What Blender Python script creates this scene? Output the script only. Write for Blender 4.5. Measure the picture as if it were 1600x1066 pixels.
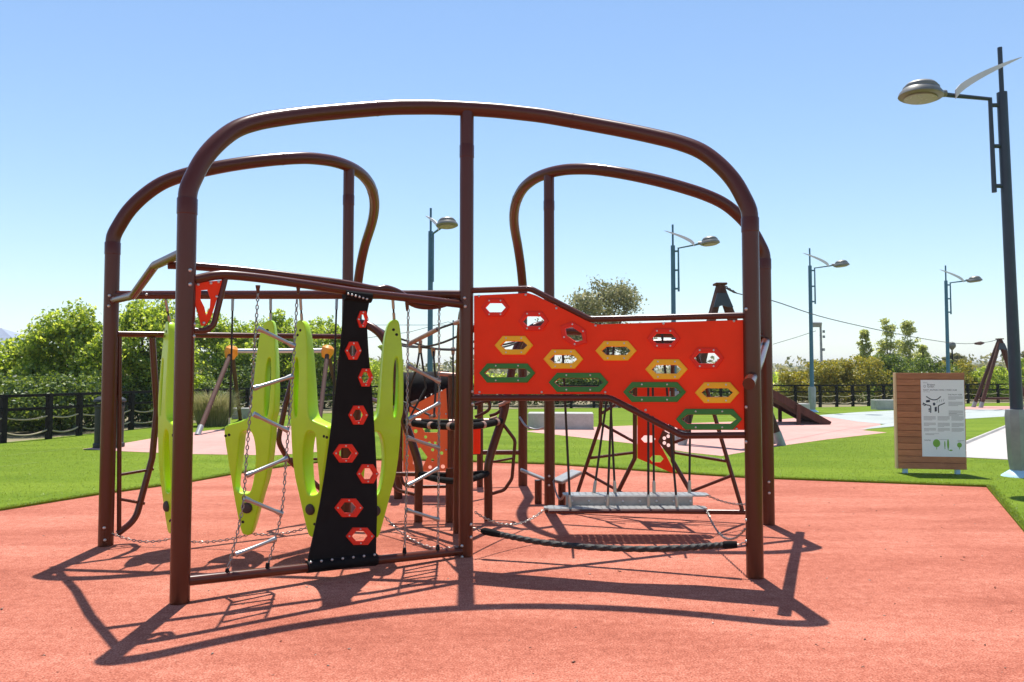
import bpy, math, random
import numpy as np
from math import radians, sin, cos, pi, sqrt, atan2
from mathutils import Vector, Matrix
from mathutils.geometry import tessellate_polygon

random.seed(11)
RNG = np.random.default_rng(11)
scene = bpy.context.scene
for o in list(bpy.data.objects):
    bpy.data.objects.remove(o, do_unlink=True)
COL = scene.collection

# ------------------------------------------------------------------ camera, sky, sun, exposure
CAM_H = 1.55
FOC = 1213.0                      # focal length in photo pixels (photo is 1600 wide)
PITCH = math.atan(55.0 / FOC)
cam_d = bpy.data.cameras.new("camera")
cam_d.sensor_width = 36.0
cam_d.lens = 36.0 * FOC / 1600.0
cam_d.clip_start = 0.05
cam_d.clip_end = 9000
cam = bpy.data.objects.new("camera", cam_d)
cam.location = (0, 0, CAM_H)
cam.rotation_euler = (pi / 2 + PITCH, 0, 0)
COL.objects.link(cam)
scene.camera = cam

SUN_EL = radians(69.0)
SUN_AZ = atan2(-0.06, 1.0)        # from +Y towards +X
world = bpy.data.worlds.new("World")
scene.world = world
world.use_nodes = True
wn = world.node_tree
wn.nodes.clear()
sky = wn.nodes.new("ShaderNodeTexSky")
sky.sky_type = 'NISHITA'
sky.sun_disc = False
sky.sun_elevation = SUN_EL
sky.sun_rotation = SUN_AZ
sky.altitude = 0
sky.air_density = 1.2
sky.dust_density = 0.0
sky.ozone_density = 4.0
bg = wn.nodes.new("ShaderNodeBackground")
bg.inputs['Strength'].default_value = 0.112
wo = wn.nodes.new("ShaderNodeOutputWorld")
wn.links.new(sky.outputs[0], bg.inputs[0])
wn.links.new(bg.outputs[0], wo.inputs[0])

sun_d = bpy.data.lights.new("sun", 'SUN')
sun_d.energy = 5.0
sun_d.angle = radians(0.53)
sun_d.color = (1.0, 0.955, 0.88)
sun = bpy.data.objects.new("sun", sun_d)
sdir = Vector((sin(SUN_AZ) * cos(SUN_EL), cos(SUN_AZ) * cos(SUN_EL), sin(SUN_EL)))
sun.rotation_euler = sdir.to_track_quat('Z', 'Y').to_euler()
sun.location = (0, 20, 40)
COL.objects.link(sun)

scene.view_settings.view_transform = 'Standard'
scene.view_settings.look = 'None'
scene.view_settings.exposure = 0.55
scene.view_settings.gamma = 1.0
scene.view_settings.use_curve_mapping = False
scene.cycles.max_bounces = 8
scene.cycles.diffuse_bounces = 4
scene.cycles.transparent_max_bounces = 8

# ------------------------------------------------------------------ measuring helpers
FW = Vector((0, cos(PITCH), sin(PITCH)))
UP = Vector((0, -sin(PITCH), cos(PITCH)))
EYE = Vector((0, 0, CAM_H))

def ray(x, y):
    return FW + Vector((1, 0, 0)) * ((x - 800) / FOC) - UP * ((y - 533) / FOC)

def at(x, y, Y):
    """point on the sight line of photo pixel (x, y) at distance Y"""
    d = ray(x, y)
    return EYE + d * (Y / d.y)

def gnd(x, y, z=0.0):
    d = ray(x, y)
    return EYE + d * ((z - CAM_H) / d.z)

def on(x, y, P, Q):
    """point where the sight line meets the upright plane through P and Q"""
    d = ray(x, y)
    n = Vector((-(Q[1] - P[1]), Q[0] - P[0], 0))
    t = n.dot(Vector((P[0], P[1], 0)) - Vector((0, 0, 0))) / n.dot(d)
    return EYE + d * t

def px_x(X, Y):
    return 800 + FOC * X / Y

# ------------------------------------------------------------------ mesh builder
class MB:
    def __init__(self):
        self.v = []; self.f = []; self.m = []
    def add(self, vs, fs, m=0):
        b = len(self.v)
        self.v.extend([tuple(p) for p in vs])
        for f in fs:
            self.f.append(tuple(i + b for i in f)); self.m.append(m)
        return self
    def ring_sweep(self, rings, m=0, cap=True, closed=False):
        n = len(rings[0]); vs = [p for r in rings for p in r]; fs = []
        k = len(rings)
        for i in range(k if closed else k - 1):
            for j in range(n):
                a = i * n + j; b_ = i * n + (j + 1) % n
                c = ((i + 1) % k) * n + (j + 1) % n; d = ((i + 1) % k) * n + j
                fs.append((a, b_, c, d))
        if cap and not closed:
            fs.append(tuple(range(n - 1, -1, -1)))
            fs.append(tuple((k - 1) * n + j for j in range(n)))
        return self.add(vs, fs, m)
    def tube(self, pts, r, n=12, m=0, cap=True, closed=False, prof=None):
        pts = [Vector(p) for p in pts]
        k = len(pts); rings = []
        rr = r if hasattr(r, '__len__') else [r] * k
        prev = None
        for i, p in enumerate(pts):
            if closed:
                t = (pts[(i + 1) % k] - pts[i - 1]).normalized()
            elif i == 0: t = (pts[1] - p).normalized()
            elif i == k - 1: t = (p - pts[i - 1]).normalized()
            else:
                t = ((pts[i + 1] - p).normalized() + (p - pts[i - 1]).normalized())
                t = t.normalized() if t.length > 1e-6 else (pts[i + 1] - p).normalized()
            if prev is None:
                u = t.cross(Vector((0, 0, 1)))
                if u.length < 1e-3: u = t.cross(Vector((0, 1, 0)))
                u.normalize()
            else:
                u = prev - t * prev.dot(t); u.normalize()
            prev = u
            w = t.cross(u)
            ring = []
            for j in range(n):
                a = 2 * pi * j / n
                q = rr[i] * (prof(a, i) if prof else 1.0)
                ring.append(p + (u * cos(a) + w * sin(a)) * q)
            rings.append(ring)
        return self.ring_sweep(rings, m, cap, closed)
    def lathe(self, prof, c, n=20, m=0, axis=Vector((0, 0, 1))):
        """prof: list of (radius, height) along axis from c"""
        axis = Vector(axis).normalized(); c = Vector(c)
        u = axis.cross(Vector((0, 1, 0)))
        if u.length < 1e-3: u = axis.cross(Vector((1, 0, 0)))
        u.normalize(); w = axis.cross(u)
        rings = [[c + axis * h + (u * cos(2 * pi * j / n) + w * sin(2 * pi * j / n)) * max(r, 1e-4) for j in range(n)] for r, h in prof]
        return self.ring_sweep(rings, m)
    def box(self, c, s, m=0, rz=0.0, bev=0.0, M=None):
        x, y, z = s[0] / 2, s[1] / 2, s[2] / 2
        if bev <= 0:
            vs = [(sx * x, sy * y, sz * z) for sz in (-1, 1) for sy in (-1, 1) for sx in (-1, 1)]
            fs = [(0, 2, 3, 1), (4, 5, 7, 6), (0, 1, 5, 4), (2, 6, 7, 3), (0, 4, 6, 2), (1, 3, 7, 5)]
        else:
            b = bev
            o = [(-x + b, -y), (x - b, -y), (x, -y + b), (x, y - b), (x - b, y), (-x + b, y), (-x, y - b), (-x, -y + b)]
            i = [(-x + b, -y + b), (x - b, -y + b), (x - b, -y + b), (x - b, y - b), (x - b, y - b), (-x + b, y - b), (-x + b, y - b), (-x + b, -y + b)]
            vs = [(p[0], p[1], -z) for p in i] + [(p[0], p[1], -z + b) for p in o] + [(p[0], p[1], z - b) for p in o] + [(p[0], p[1], z) for p in i]
            fs = []
            for L in range(3):
                for j in range(8):
                    fs.append((L * 8 + j, L * 8 + (j + 1) % 8, (L + 1) * 8 + (j + 1) % 8, (L + 1) * 8 + j))
            fs.append((7, 5, 3, 1)); fs.append((25, 27, 29, 31))
        R = M if M is not None else Matrix.Rotation(rz, 3, 'Z')
        c = Vector(c)
        return self.add([c + R @ Vector(p) for p in vs], fs, m)
    def plate(self, outer, holes, t, mapf, m=0, b=0.0, seg=2, tf=None):
        """flat piece with holes; loops are lists of (u, v); mapf(u, v, w) gives the point"""
        def area(L):
            return 0.5 * sum(L[i][0] * L[(i + 1) % len(L)][1] - L[(i + 1) % len(L)][0] * L[i][1] for i in range(len(L)))
        loops = []
        for k, L in enumerate([outer] + list(holes)):
            L = [(float(a), float(c)) for a, c in L]
            a = area(L)
            if (k == 0 and a < 0) or (k > 0 and a > 0): L = L[::-1]
            loops.append(L)
        def off(L, d):
            out = []; n = len(L)
            for i in range(n):
                p0, p, p1 = Vector(L[i - 1]), Vector(L[i]), Vector(L[(i + 1) % n])
                e0 = (p - p0); e1 = (p1 - p)
                if e0.length < 1e-9 or e1.length < 1e-9: out.append(tuple(p)); continue
                e0.normalize(); e1.normalize()
                n0 = Vector((-e0.y, e0.x)); n1 = Vector((-e1.y, e1.x))
                den = max(1 + n0.dot(n1), 0.35)
                out.append(tuple(p + (n0 + n1) * (d / den)))
            return out
        prof = []
        if b > 0:
            for s in range(seg, -1, -1):
                a = pi / 2 * s / seg
                prof.append((b * (1 - cos(a)), -(t / 2 - b + b * sin(a))))
            for s in range(0, seg + 1):
                a = pi / 2 * s / seg
                prof.append((b * (1 - cos(a)), (t / 2 - b + b * sin(a))))
        else:
            prof = [(0, -t / 2), (0, t / 2)]
        caps = []
        for L in loops:
            n = len(L)
            rings2 = [(off(L, o) if o > 0 else L, w) for o, w in prof]
            vs = []; fs = []
            for R2, w in rings2:
                for (u, v) in R2:
                    vs.append(mapf(u, v, w * (tf(u, v) if tf else 1.0)))
            for i in range(len(prof) - 1):
                for j in range(n):
                    fs.append((i * n + j, i * n + (j + 1) % n, (i + 1) * n + (j + 1) % n, (i + 1) * n + j))
            self.add(vs, fs, m)
            caps.append(rings2[-1][0])
        flat = [p for L in caps for p in L]
        tris = tessellate_polygon([[Vector((p[0], p[1], 0)) for p in L] for L in caps])
        good = []
        for a, b_, c in tris:
            A, B, C = flat[a], flat[b_], flat[c]
            s = (B[0] - A[0]) * (C[1] - A[1]) - (C[0] - A[0]) * (B[1] - A[1])
            if abs(s) < 1e-12: continue
            good.append((a, b_, c) if s > 0 else (a, c, b_))
        w = prof[-1][1]
        self.add([mapf(p[0], p[1], w * (tf(*p) if tf else 1)) for p in flat], good, m)
        self.add([mapf(p[0], p[1], -w * (tf(*p) if tf else 1)) for p in flat], [g[::-1] for g in good], m)
        return self
    def chain(self, pts, m=0, L=0.042, W=0.026, wr=0.0045):
        pts = [Vector(p) for p in pts]
        seg = [(pts[i + 1] - pts[i]).length for i in range(len(pts) - 1)]
        tot = sum(seg); pitch = L - 2.6 * wr; n = max(2, int(tot / pitch))
        acc = [0]
        for s in seg: acc.append(acc[-1] + s)
        def pos(d):
            for i in range(len(seg)):
                if d <= acc[i + 1] or i == len(seg) - 1:
                    return pts[i].lerp(pts[i + 1], (d - acc[i]) / max(seg[i], 1e-9)), (pts[i + 1] - pts[i]).normalized()
        for k in range(n):
            p, t = pos((k + 0.5) * tot / n)
            u = t.cross(Vector((0.3, 0.2, 1)));
            if u.length < 1e-3: u = t.cross(Vector((1, 0, 0)))
            u.normalize(); w = t.cross(u)
            if k % 2: u, w = w, -u
            a0 = random.uniform(-.25, .25); u, w = u * cos(a0) + w * sin(a0), w * cos(a0) - u * sin(a0)
            path = []
            hl = L / 2 - W / 2; hw = W / 2 - wr
            for j in range(4): a = pi / 2 - pi * j / 3; path.append(p + t * (hl + hw * cos(a)) + u * (hw * sin(a)))
            for j in range(4): a = -pi / 2 - pi * j / 3; path.append(p + t * (-hl + hw * cos(a)) + u * (hw * sin(a)))
            self.tube(path, wr, 5, m, closed=True)
        return self
    def build(self, name, mats, parent=None, smooth=35, kind=None):
        me = bpy.data.meshes.new(name)
        me.from_pydata(self.v, [], self.f)
        mats = mats if isinstance(mats, (list, tuple)) else [mats]
        for x in mats: me.materials.append(x)
        if len(mats) > 1: me.polygons.foreach_set('material_index', self.m)
        if smooth:
            me.polygons.foreach_set('use_smooth', [True] * len(me.polygons))
            me.set_sharp_from_angle(angle=radians(smooth))
        me.update()
        return link(name, me, parent, kind)

def link(name, me, parent=None, kind=None):
    o = bpy.data.objects.new(name, me)
    COL.objects.link(o)
    if parent is not None: attach(o, parent)
    if kind: o['kind'] = kind
    return o

def root_loc(p):
    v = Vector((0, 0, 0))
    while p is not None:
        v += p.location; p = p.parent
    return v

def attach(o, parent):
    o.parent = parent
    o.location = o.location - root_loc(parent)

def tag(o, label, cat, group=None):
    o['label'] = label; o['category'] = cat
    if group: o['group'] = group
    return o

def thing(name, label, cat, loc, group=None):
    o = bpy.data.objects.new(name, None)
    o.empty_display_size = 0.2
    o.location = loc
    COL.objects.link(o)
    return tag(o, label, cat, group)

def shared(name, me, loc, parent, rot=None):
    o = bpy.data.objects.new(name, me)
    COL.objects.link(o)
    o.location = loc
    attach(o, parent)
    if rot is not None: o.rotation_euler = rot
    return o

def fast_mesh(name, verts, faces, mat, parent=None, kind=None, smooth=False):
    """verts (n,3), faces (m,k) numpy arrays"""
    me = bpy.data.meshes.new(name)
    m, k = faces.shape
    me.vertices.add(len(verts)); me.vertices.foreach_set('co', np.ascontiguousarray(verts, dtype=np.float32).ravel())
    me.loops.add(m * k); me.loops.foreach_set('vertex_index', np.ascontiguousarray(faces, dtype=np.int32).ravel())
    me.polygons.add(m); me.polygons.foreach_set('loop_start', np.arange(0, m * k, k, dtype=np.int32))
    if smooth: me.polygons.foreach_set('use_smooth', np.ones(m, dtype=bool))
    me.materials.append(mat)
    me.update(calc_edges=True)
    return link(name, me, parent, kind)

def smooth_path(pts, sub=6):
    """Catmull-Rom through the points"""
    P = [Vector(p) for p in pts]
    if len(P) < 3: return P
    Q = [P[0] * 2 - P[1]] + P + [P[-1] * 2 - P[-2]]
    out = []
    for i in range(1, len(Q) - 2):
        for s in range(sub):
            t = s / sub
            a, b, c, d = Q[i - 1], Q[i], Q[i + 1], Q[i + 2]
            out.append(0.5 * ((2 * b) + (c - a) * t + (2 * a - 5 * b + 4 * c - d) * t * t + (3 * b - a - 3 * c + d) * t ** 3))
    out.append(P[-1])
    return out

def fillet(pts, r, seg=6):
    P = [Vector(p) for p in pts]
    rr = r if hasattr(r, '__len__') else [r] * len(P)
    out = [P[0]]
    for i in range(1, len(P) - 1):
        a = (P[i - 1] - P[i]); b = (P[i + 1] - P[i])
        la, lb = a.length, b.length
        a.normalize(); b.normalize()
        ang = a.angle(b)
        if rr[i] <= 0 or ang > pi - 0.02: out.append(P[i]); continue
        d = min(rr[i] / math.tan(ang / 2), la * 0.48, lb * 0.48)
        s, e = P[i] + a * d, P[i] + b * d
        for k in range(seg + 1):
            t = k / seg
            out.append(s * (1 - t) ** 2 + P[i] * 2 * t * (1 - t) + e * t * t)
    out.append(P[-1])
    return out

def sag(a, b, d, n=10):
    a, b = Vector(a), Vector(b)
    return [a.lerp(b, i / n) - Vector((0, 0, d * 4 * (i / n) * (1 - i / n))) for i in range(n + 1)]

# ------------------------------------------------------------------ materials
def new_mat(name):
    m = bpy.data.materials.new(name); m.use_nodes = True
    nt = m.node_tree
    return m, nt, nt.nodes['Principled BSDF']

def N(nt, typ, **kw):
    n = nt.nodes.new(typ)
    for k, v in kw.items():
        if k in n.inputs: n.inputs[k].default_value = v
        else: setattr(n, k, v)
    return n

def rgb(c): return (c[0], c[1], c[2], 1.0)

def mat(name, col, rough=0.5, metal=0.0, var=0.12, scale=6.0, bump=0.0, bscale=60.0, coat=0.0, spec=0.5, rvar=0.1):
    m, nt, p = new_mat(name)
    tc = N(nt, 'ShaderNodeTexCoord')
    no = N(nt, 'ShaderNodeTexNoise', Scale=scale, Detail=6.0, Roughness=0.65)
    nt.links.new(tc.outputs['Object'], no.inputs['Vector'])
    cr = N(nt, 'ShaderNodeValToRGB')
    lo = [max(0, x * (1 - var)) for x in col]; hi = [min(1, x * (1 + var)) for x in col]
    cr.color_ramp.elements[0].position = 0.3; cr.color_ramp.elements[0].color = rgb(lo)
    cr.color_ramp.elements[1].position = 0.7; cr.color_ramp.elements[1].color = rgb(hi)
    nt.links.new(no.outputs['Fac'], cr.inputs['Fac'])
    nt.links.new(cr.outputs['Color'], p.inputs['Base Color'])
    mr = N(nt, 'ShaderNodeMapRange'); mr.inputs['To Min'].default_value = max(0.02, rough - rvar); mr.inputs['To Max'].default_value = min(1, rough + rvar)
    no2 = N(nt, 'ShaderNodeTexNoise', Scale=scale * 3.1, Detail=4.0)
    nt.links.new(tc.outputs['Object'], no2.inputs['Vector'])
    nt.links.new(no2.outputs['Fac'], mr.inputs['Value']); nt.links.new(mr.outputs['Result'], p.inputs['Roughness'])
    p.inputs['Metallic'].default_value = metal
    p.inputs['Coat Weight'].default_value = coat
    p.inputs['Specular IOR Level'].default_value = spec
    if bump > 0:
        nb = N(nt, 'ShaderNodeTexNoise', Scale=bscale, Detail=4.0)
        nt.links.new(tc.outputs['Object'], nb.inputs['Vector'])
        bp = N(nt, 'ShaderNodeBump', Strength=bump, Distance=0.01)
        nt.links.new(nb.outputs['Fac'], bp.inputs['Height']); nt.links.new(bp.outputs['Normal'], p.inputs['Normal'])
    return m

M = {}
M['brown'] = mat('brown_powder_coat', (0.088, 0.020, 0.009), 0.25, 0.0, 0.06, 1.5, 0.0, 420, coat=0.0, rvar=0.015, spec=0.38)
M['red'] = mat('red_plastic_panel', (0.90, 0.045, 0.008), 0.55, 0, 0.10, 1.6, 0.02, 220, spec=0.18)
M['orange'] = mat('orange_red_panel', (0.95, 0.17, 0.04), 0.5, 0, 0.06, 2.0, 0.02, 220)
M['yellow'] = mat('yellow_grip', (0.92, 0.50, 0.004), 0.5, 0, 0.06, 8.0)
M['green'] = mat('dark_green_grip', (0.025, 0.19, 0.025), 0.5, 0, 0.08, 8.0)
M['redgrip'] = mat('red_grip', (0.78, 0.030, 0.010), 0.5, 0, 0.06, 8.0, spec=0.25)
M['steel'] = mat('brushed_steel', (0.40, 0.39, 0.38), 0.36, 1.0, 0.03, 4.0, rvar=0.02)
M['chain'] = mat('galvanised_chain', (0.30, 0.28, 0.26), 0.42, 0.95, 0.25, 30.0)
M['bolt'] = mat('bolt_steel', (0.62, 0.60, 0.57), 0.35, 0.8, 0.15, 30.0)
M['rubber'] = mat('black_rubber_sheet', (0.007, 0.006, 0.006), 0.7, 0, 0.3, 5.0, 0.10, 320, spec=0.18)
M['foam'] = mat('black_foam', (0.010, 0.009, 0.009), 0.85, 0, 0.3, 12.0, 0.2, 150, spec=0.12)
M['ropeblack'] = mat('black_rope', (0.022, 0.019, 0.017), 0.6, 0, 0.5, 60.0, 0.4, 300, spec=0.45)
M['ferrule'] = mat('pinkish_rope_fitting', (0.42, 0.25, 0.19), 0.42, 0.35, 0.2, 20.0)
M['pod'] = mat('lime_plastic', (0.50, 0.80, 0.010), 0.33, 0, 0.07, 2.5, 0.04, 200, coat=0.15)
M['bumper'] = mat('dark_bumper', (0.055, 0.034, 0.027), 0.6, 0, 0.2, 20.0)
M['hole'] = mat('dark_hole', (0.012, 0.014, 0.006), 0.8, 0, 0.1, 20.0)
M['greymetal'] = mat('grey_checker_beam', (0.34, 0.34, 0.33), 0.40, 0.55, 0.14, 12.0, 0.1, 120)
M['lamp_blue'] = mat('slate_blue_pole_paint', (0.030, 0.044, 0.070), 0.42, 0.1, 0.15, 3.0, 0.03, 120)
M['lamp_teal'] = mat('teal_blue_pole_paint', (0.045, 0.135, 0.20), 0.45, 0.1, 0.12, 3.0)
M['lamp_grey'] = mat('grey_lamp_housing', (0.19, 0.185, 0.17), 0.45, 0.25, 0.12, 5.0)
M['lamp_glass'] = mat('dull_lamp_glass', (0.26, 0.22, 0.15), 0.25, 0, 0.1, 5.0)
M['blade'] = mat('pale_blade_paint', (0.62, 0.60, 0.62), 0.4, 0.1, 0.06, 5.0)
M['cover'] = mat('grey_column_cover', (0.30, 0.31, 0.31), 0.5, 0.2, 0.16, 4.0, 0.05, 60)
M['white'] = mat('white_paint', (0.78, 0.80, 0.82), 0.5, 0, 0.05, 5.0)
M['paleblue'] = mat('pale_blue_paint', (0.45, 0.66, 0.78), 0.5, 0, 0.08, 8.0)
M['black'] = mat('black_timber_paint', (0.012, 0.010, 0.009), 0.75, 0, 0.3, 8.0, 0.2, 60, spec=0.2)
M['manila'] = mat('beige_rope', (0.46, 0.38, 0.25), 0.85, 0, 0.15, 40.0, 0.3, 200)
M['orangejoint'] = mat('orange_plastic_joint', (0.80, 0.28, 0.010), 0.42, 0, 0.08, 8.0)
M['navy'] = mat('navy_print', (0.020, 0.022, 0.06), 0.5, 0, 0.05, 8.0)
M['greyprint'] = mat('grey_print', (0.34, 0.33, 0.38), 0.6, 0, 0.05, 8.0)
M['greenprint'] = mat('green_print', (0.20, 0.42, 0.06), 0.5, 0, 0.05, 8.0)
M['poster'] = mat('poster_paper', (0.86, 0.85, 0.93), 0.42, 0, 0.03, 3.0)
M['bin'] = mat('black_bin_plastic', (0.010, 0.011, 0.011), 0.6, 0, 0.2, 8.0)
M['bark'] = mat('bark', (0.12, 0.085, 0.058), 0.9, 0, 0.35, 9.0, 0.5, 40)
M['roof'] = mat('blue_grey_roof', (0.30, 0.33, 0.40), 0.4, 0.2, 0.1, 3.0)
M['plaster'] = mat('cream_plaster', (0.55, 0.50, 0.42), 0.9, 0, 0.1, 3.0)
M['wire'] = mat('dark_cable', (0.05, 0.05, 0.055), 0.5, 0.6, 0.1, 8.0)

def wood(name, col, dark, axis=0, scale=1.0, rough=0.55):
    m, nt, p = new_mat(name)
    tc = N(nt, 'ShaderNodeTexCoord'); mp = N(nt, 'ShaderNodeMapping')
    s = [22 * scale] * 3; s[axis] = 1.6 * scale
    mp.inputs['Scale'].default_value = s
    nt.links.new(tc.outputs['Object'], mp.inputs['Vector'])
    no = N(nt, 'ShaderNodeTexNoise', Scale=1.0, Detail=8.0, Roughness=0.6, Distortion=1.2)
    nt.links.new(mp.outputs['Vector'], no.inputs['Vector'])
    gi = N(nt, 'ShaderNodeObjectInfo')
    cr = N(nt, 'ShaderNodeValToRGB')
    cr.color_ramp.elements[0].position = 0.30; cr.color_ramp.elements[0].color = rgb(dark)
    cr.color_ramp.elements[1].position = 0.68; cr.color_ramp.elements[1].color = rgb(col)
    nt.links.new(no.outputs['Fac'], cr.inputs['Fac'])
    hv = N(nt, 'ShaderNodeHueSaturation')
    mr = N(nt, 'ShaderNodeMapRange'); mr.inputs['To Min'].default_value = 0.82; mr.inputs['To Max'].default_value = 1.18
    nt.links.new(gi.outputs['Random'], mr.inputs['Value']); nt.links.new(mr.outputs['Result'], hv.inputs['Value'])
    nt.links.new(cr.outputs['Color'], hv.inputs['Color']); nt.links.new(hv.outputs['Color'], p.inputs['Base Color'])
    p.inputs['Roughness'].default_value = rough
    bp = N(nt, 'ShaderNodeBump', Strength=0.15, Distance=0.01)
    nt.links.new(no.outputs['Fac'], bp.inputs['Height']); nt.links.new(bp.outputs['Normal'], p.inputs['Normal'])
    return m
M['plank'] = wood('red_brown_planks', (0.52, 0.20, 0.095), (0.36, 0.125, 0.058))
M['darkwood'] = wood('dark_brown_timber', (0.10, 0.036, 0.022), (0.05, 0.018, 0.011), 2, 1.0, 0.8)
M['edgewood'] = wood('pale_edge_timber', (0.62, 0.42, 0.25), (0.45, 0.29, 0.16), 2)

def leaf_mat(name, c1, c2, c3, trans=0.45):
    m = bpy.data.materials.new(name); m.use_nodes = True
    nt = m.node_tree; nt.nodes.clear()
    g = N(nt, 'ShaderNodeNewGeometry')
    cr = N(nt, 'ShaderNodeValToRGB')
    e = cr.color_ramp.elements
    e[0].position = 0.0; e[0].color = rgb(c1); e[1].position = 1.0; e[1].color = rgb(c3)
    x = e.new(0.5); x.color = rgb(c2)
    nt.links.new(g.outputs['Random Per Island'], cr.inputs['Fac'])
    d = N(nt, 'ShaderNodeBsdfDiffuse'); t = N(nt, 'ShaderNodeBsdfTranslucent')
    gl = N(nt, 'ShaderNodeBsdfGlossy', Roughness=0.45)
    mx = N(nt, 'ShaderNodeMixShader'); mx.inputs[0].default_value = trans
    mx2 = N(nt, 'ShaderNodeMixShader'); mx2.inputs[0].default_value = 0.05
    nt.links.new(cr.outputs['Color'], d.inputs['Color'])
    hs = N(nt, 'ShaderNodeHueSaturation', Value=1.5, Saturation=1.05); hs.inputs['Hue'].default_value = 0.485
    nt.links.new(cr.outputs['Color'], hs.inputs['Color']); nt.links.new(hs.outputs['Color'], t.inputs['Color'])
    nt.links.new(d.outputs[0], mx.inputs[1]); nt.links.new(t.outputs[0], mx.inputs[2])
    nt.links.new(mx.outputs[0], mx2.inputs[1]); nt.links.new(gl.outputs[0], mx2.inputs[2])
    out = N(nt, 'ShaderNodeOutputMaterial'); nt.links.new(mx2.outputs[0], out.inputs['Surface'])
    return m
M['leaf_bright'] = leaf_mat('bright_green_leaves', (0.10, 0.18, 0.018), (0.26, 0.37, 0.035), (0.54, 0.60, 0.10), 0.6)
M['leaf_dark'] = leaf_mat('dark_green_leaves', (0.03, 0.065, 0.012), (0.09, 0.15, 0.02), (0.24, 0.31, 0.045), 0.4)
M['leaf_olive'] = leaf_mat('grey_olive_leaves', (0.12, 0.14, 0.055), (0.23, 0.23, 0.10), (0.38, 0.35, 0.17), 0.4)
M['leaf_yellow'] = leaf_mat('yellow_green_leaves', (0.14, 0.17, 0.02), (0.30, 0.28, 0.03), (0.48, 0.40, 0.05), 0.4)
M['leaf_pine'] = leaf_mat('pale_conifer_leaves', (0.18, 0.23, 0.065), (0.36, 0.40, 0.11), (0.54, 0.56, 0.19), 0.6)
M['straw'] = leaf_mat('straw_grass', (0.16, 0.18, 0.06), (0.28, 0.27, 0.11), (0.42, 0.38, 0.20), 0.35)

def ground_mat(name, stops, fine=180.0, mid=9.0, big=0.6, bump=0.5, speck=None, rough=0.95, streak=False, wts=(0.40, 0.22, 0.38)):
    """stops: (dark, mid, light) colours; speck: colour of the darker grains"""
    m, nt, p = new_mat(name)
    tc = N(nt, 'ShaderNodeTexCoord')
    def noise(s, d=6.0, r=0.6, vec=None):
        n = N(nt, 'ShaderNodeTexNoise', Scale=s, Detail=d, Roughness=r)
        nt.links.new(vec or tc.outputs['Object'], n.inputs['Vector']); return n
    a = noise(fine, 3.0, 0.7); b_ = noise(mid, 6.0)
    if streak:
        mp = N(nt, 'ShaderNodeMapping'); mp.inputs['Scale'].default_value = (0.7, 2.6, 1)
        nt.links.new(tc.outputs['Object'], mp.inputs['Vector'])
        c = noise(big, 7.0, 0.65, mp.outputs['Vector'])
    else:
        c = noise(big, 6.0)
    def mul(x, k):
        q = N(nt, 'ShaderNodeMath', operation='MULTIPLY'); q.inputs[1].default_value = k
        nt.links.new(x, q.inputs[0]); return q.outputs[0]
    def add(x, y):
        q = N(nt, 'ShaderNodeMath', operation='ADD'); nt.links.new(x, q.inputs[0]); nt.links.new(y, q.inputs[1]); return q.outputs[0]
    s = add(add(mul(a.outputs['Fac'], wts[0]), mul(b_.outputs['Fac'], wts[1])), mul(c.outputs['Fac'], wts[2]))
    cr = N(nt, 'ShaderNodeValToRGB'); e = cr.color_ramp.elements
    e[0].position = 0.36; e[0].color = rgb(stops[0]); e[1].position = 0.62; e[1].color = rgb(stops[2])
    k = e.new(0.49); k.color = rgb(stops[1])
    nt.links.new(s, cr.inputs['Fac'])
    colr = cr.outputs['Color']
    if speck is not None:
        vo = N(nt, 'ShaderNodeTexVoronoi', Scale=speck[1])
        nt.links.new(tc.outputs['Object'], vo.inputs['Vector'])
        lt = N(nt, 'ShaderNodeMath', operation='LESS_THAN'); lt.inputs[1].default_value = speck[2]
        nt.links.new(vo.outputs['Color'], lt.inputs[0])
        sp = N(nt, 'ShaderNodeMix', data_type='RGBA'); 
        nt.links.new(mul(lt.outputs[0], speck[3]), sp.inputs[0]); nt.links.new(colr, sp.inputs[6]); sp.inputs[7].default_value = rgb(speck[0])
        colr = sp.outputs[2]
    nt.links.new(colr, p.inputs['Base Color'])
    p.inputs['Roughness'].default_value = rough
    p.inputs['Specular IOR Level'].default_value = 0.12
    bp = N(nt, 'ShaderNodeBump', Strength=bump, Distance=0.008)
    nt.links.new(add(mul(a.outputs['Fac'], 1.0), mul(b_.outputs['Fac'], 0.8)), bp.inputs['Height'])
    nt.links.new(bp.outputs['Normal'], p.inputs['Normal'])
    return m
M['pad'] = ground_mat('salmon_rubber_crumb', ((0.19, 0.050, 0.031), (0.42, 0.130, 0.082), (0.66, 0.28, 0.195)), 85, 16.0, 0.45, 1.0, speck=((0.17, 0.05, 0.03), 130.0, 0.13, 0.6), streak=True, wts=(0.52, 0.18, 0.30))
M['turf'] = ground_mat('artificial_turf', ((0.070, 0.125, 0.006), (0.125, 0.19, 0.010), (0.20, 0.265, 0.022)), 70, 12.0, 0.35, 1.0, streak=True)
M['pinkpath'] = ground_mat('pink_rubber_path', ((0.40, 0.22, 0.19), (0.52, 0.29, 0.25), (0.60, 0.36, 0.31)), 60, 4.0, 0.3, 0.4)
M['greypath'] = ground_mat('pale_blue_grey_path', ((0.30, 0.335, 0.31), (0.37, 0.40, 0.375), (0.44, 0.47, 0.44)), 60, 4.0, 0.3, 0.3)
M['concrete'] = ground_mat('pale_concrete', ((0.36, 0.335, 0.31), (0.45, 0.42, 0.39), (0.53, 0.50, 0.47)), 60, 4.0, 0.5, 0.3)
M['block'] = ground_mat('cast_concrete_block', ((0.30, 0.29, 0.27), (0.42, 0.41, 0.38), (0.52, 0.51, 0.48)), 50, 6.0, 1.2, 0.4)
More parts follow.
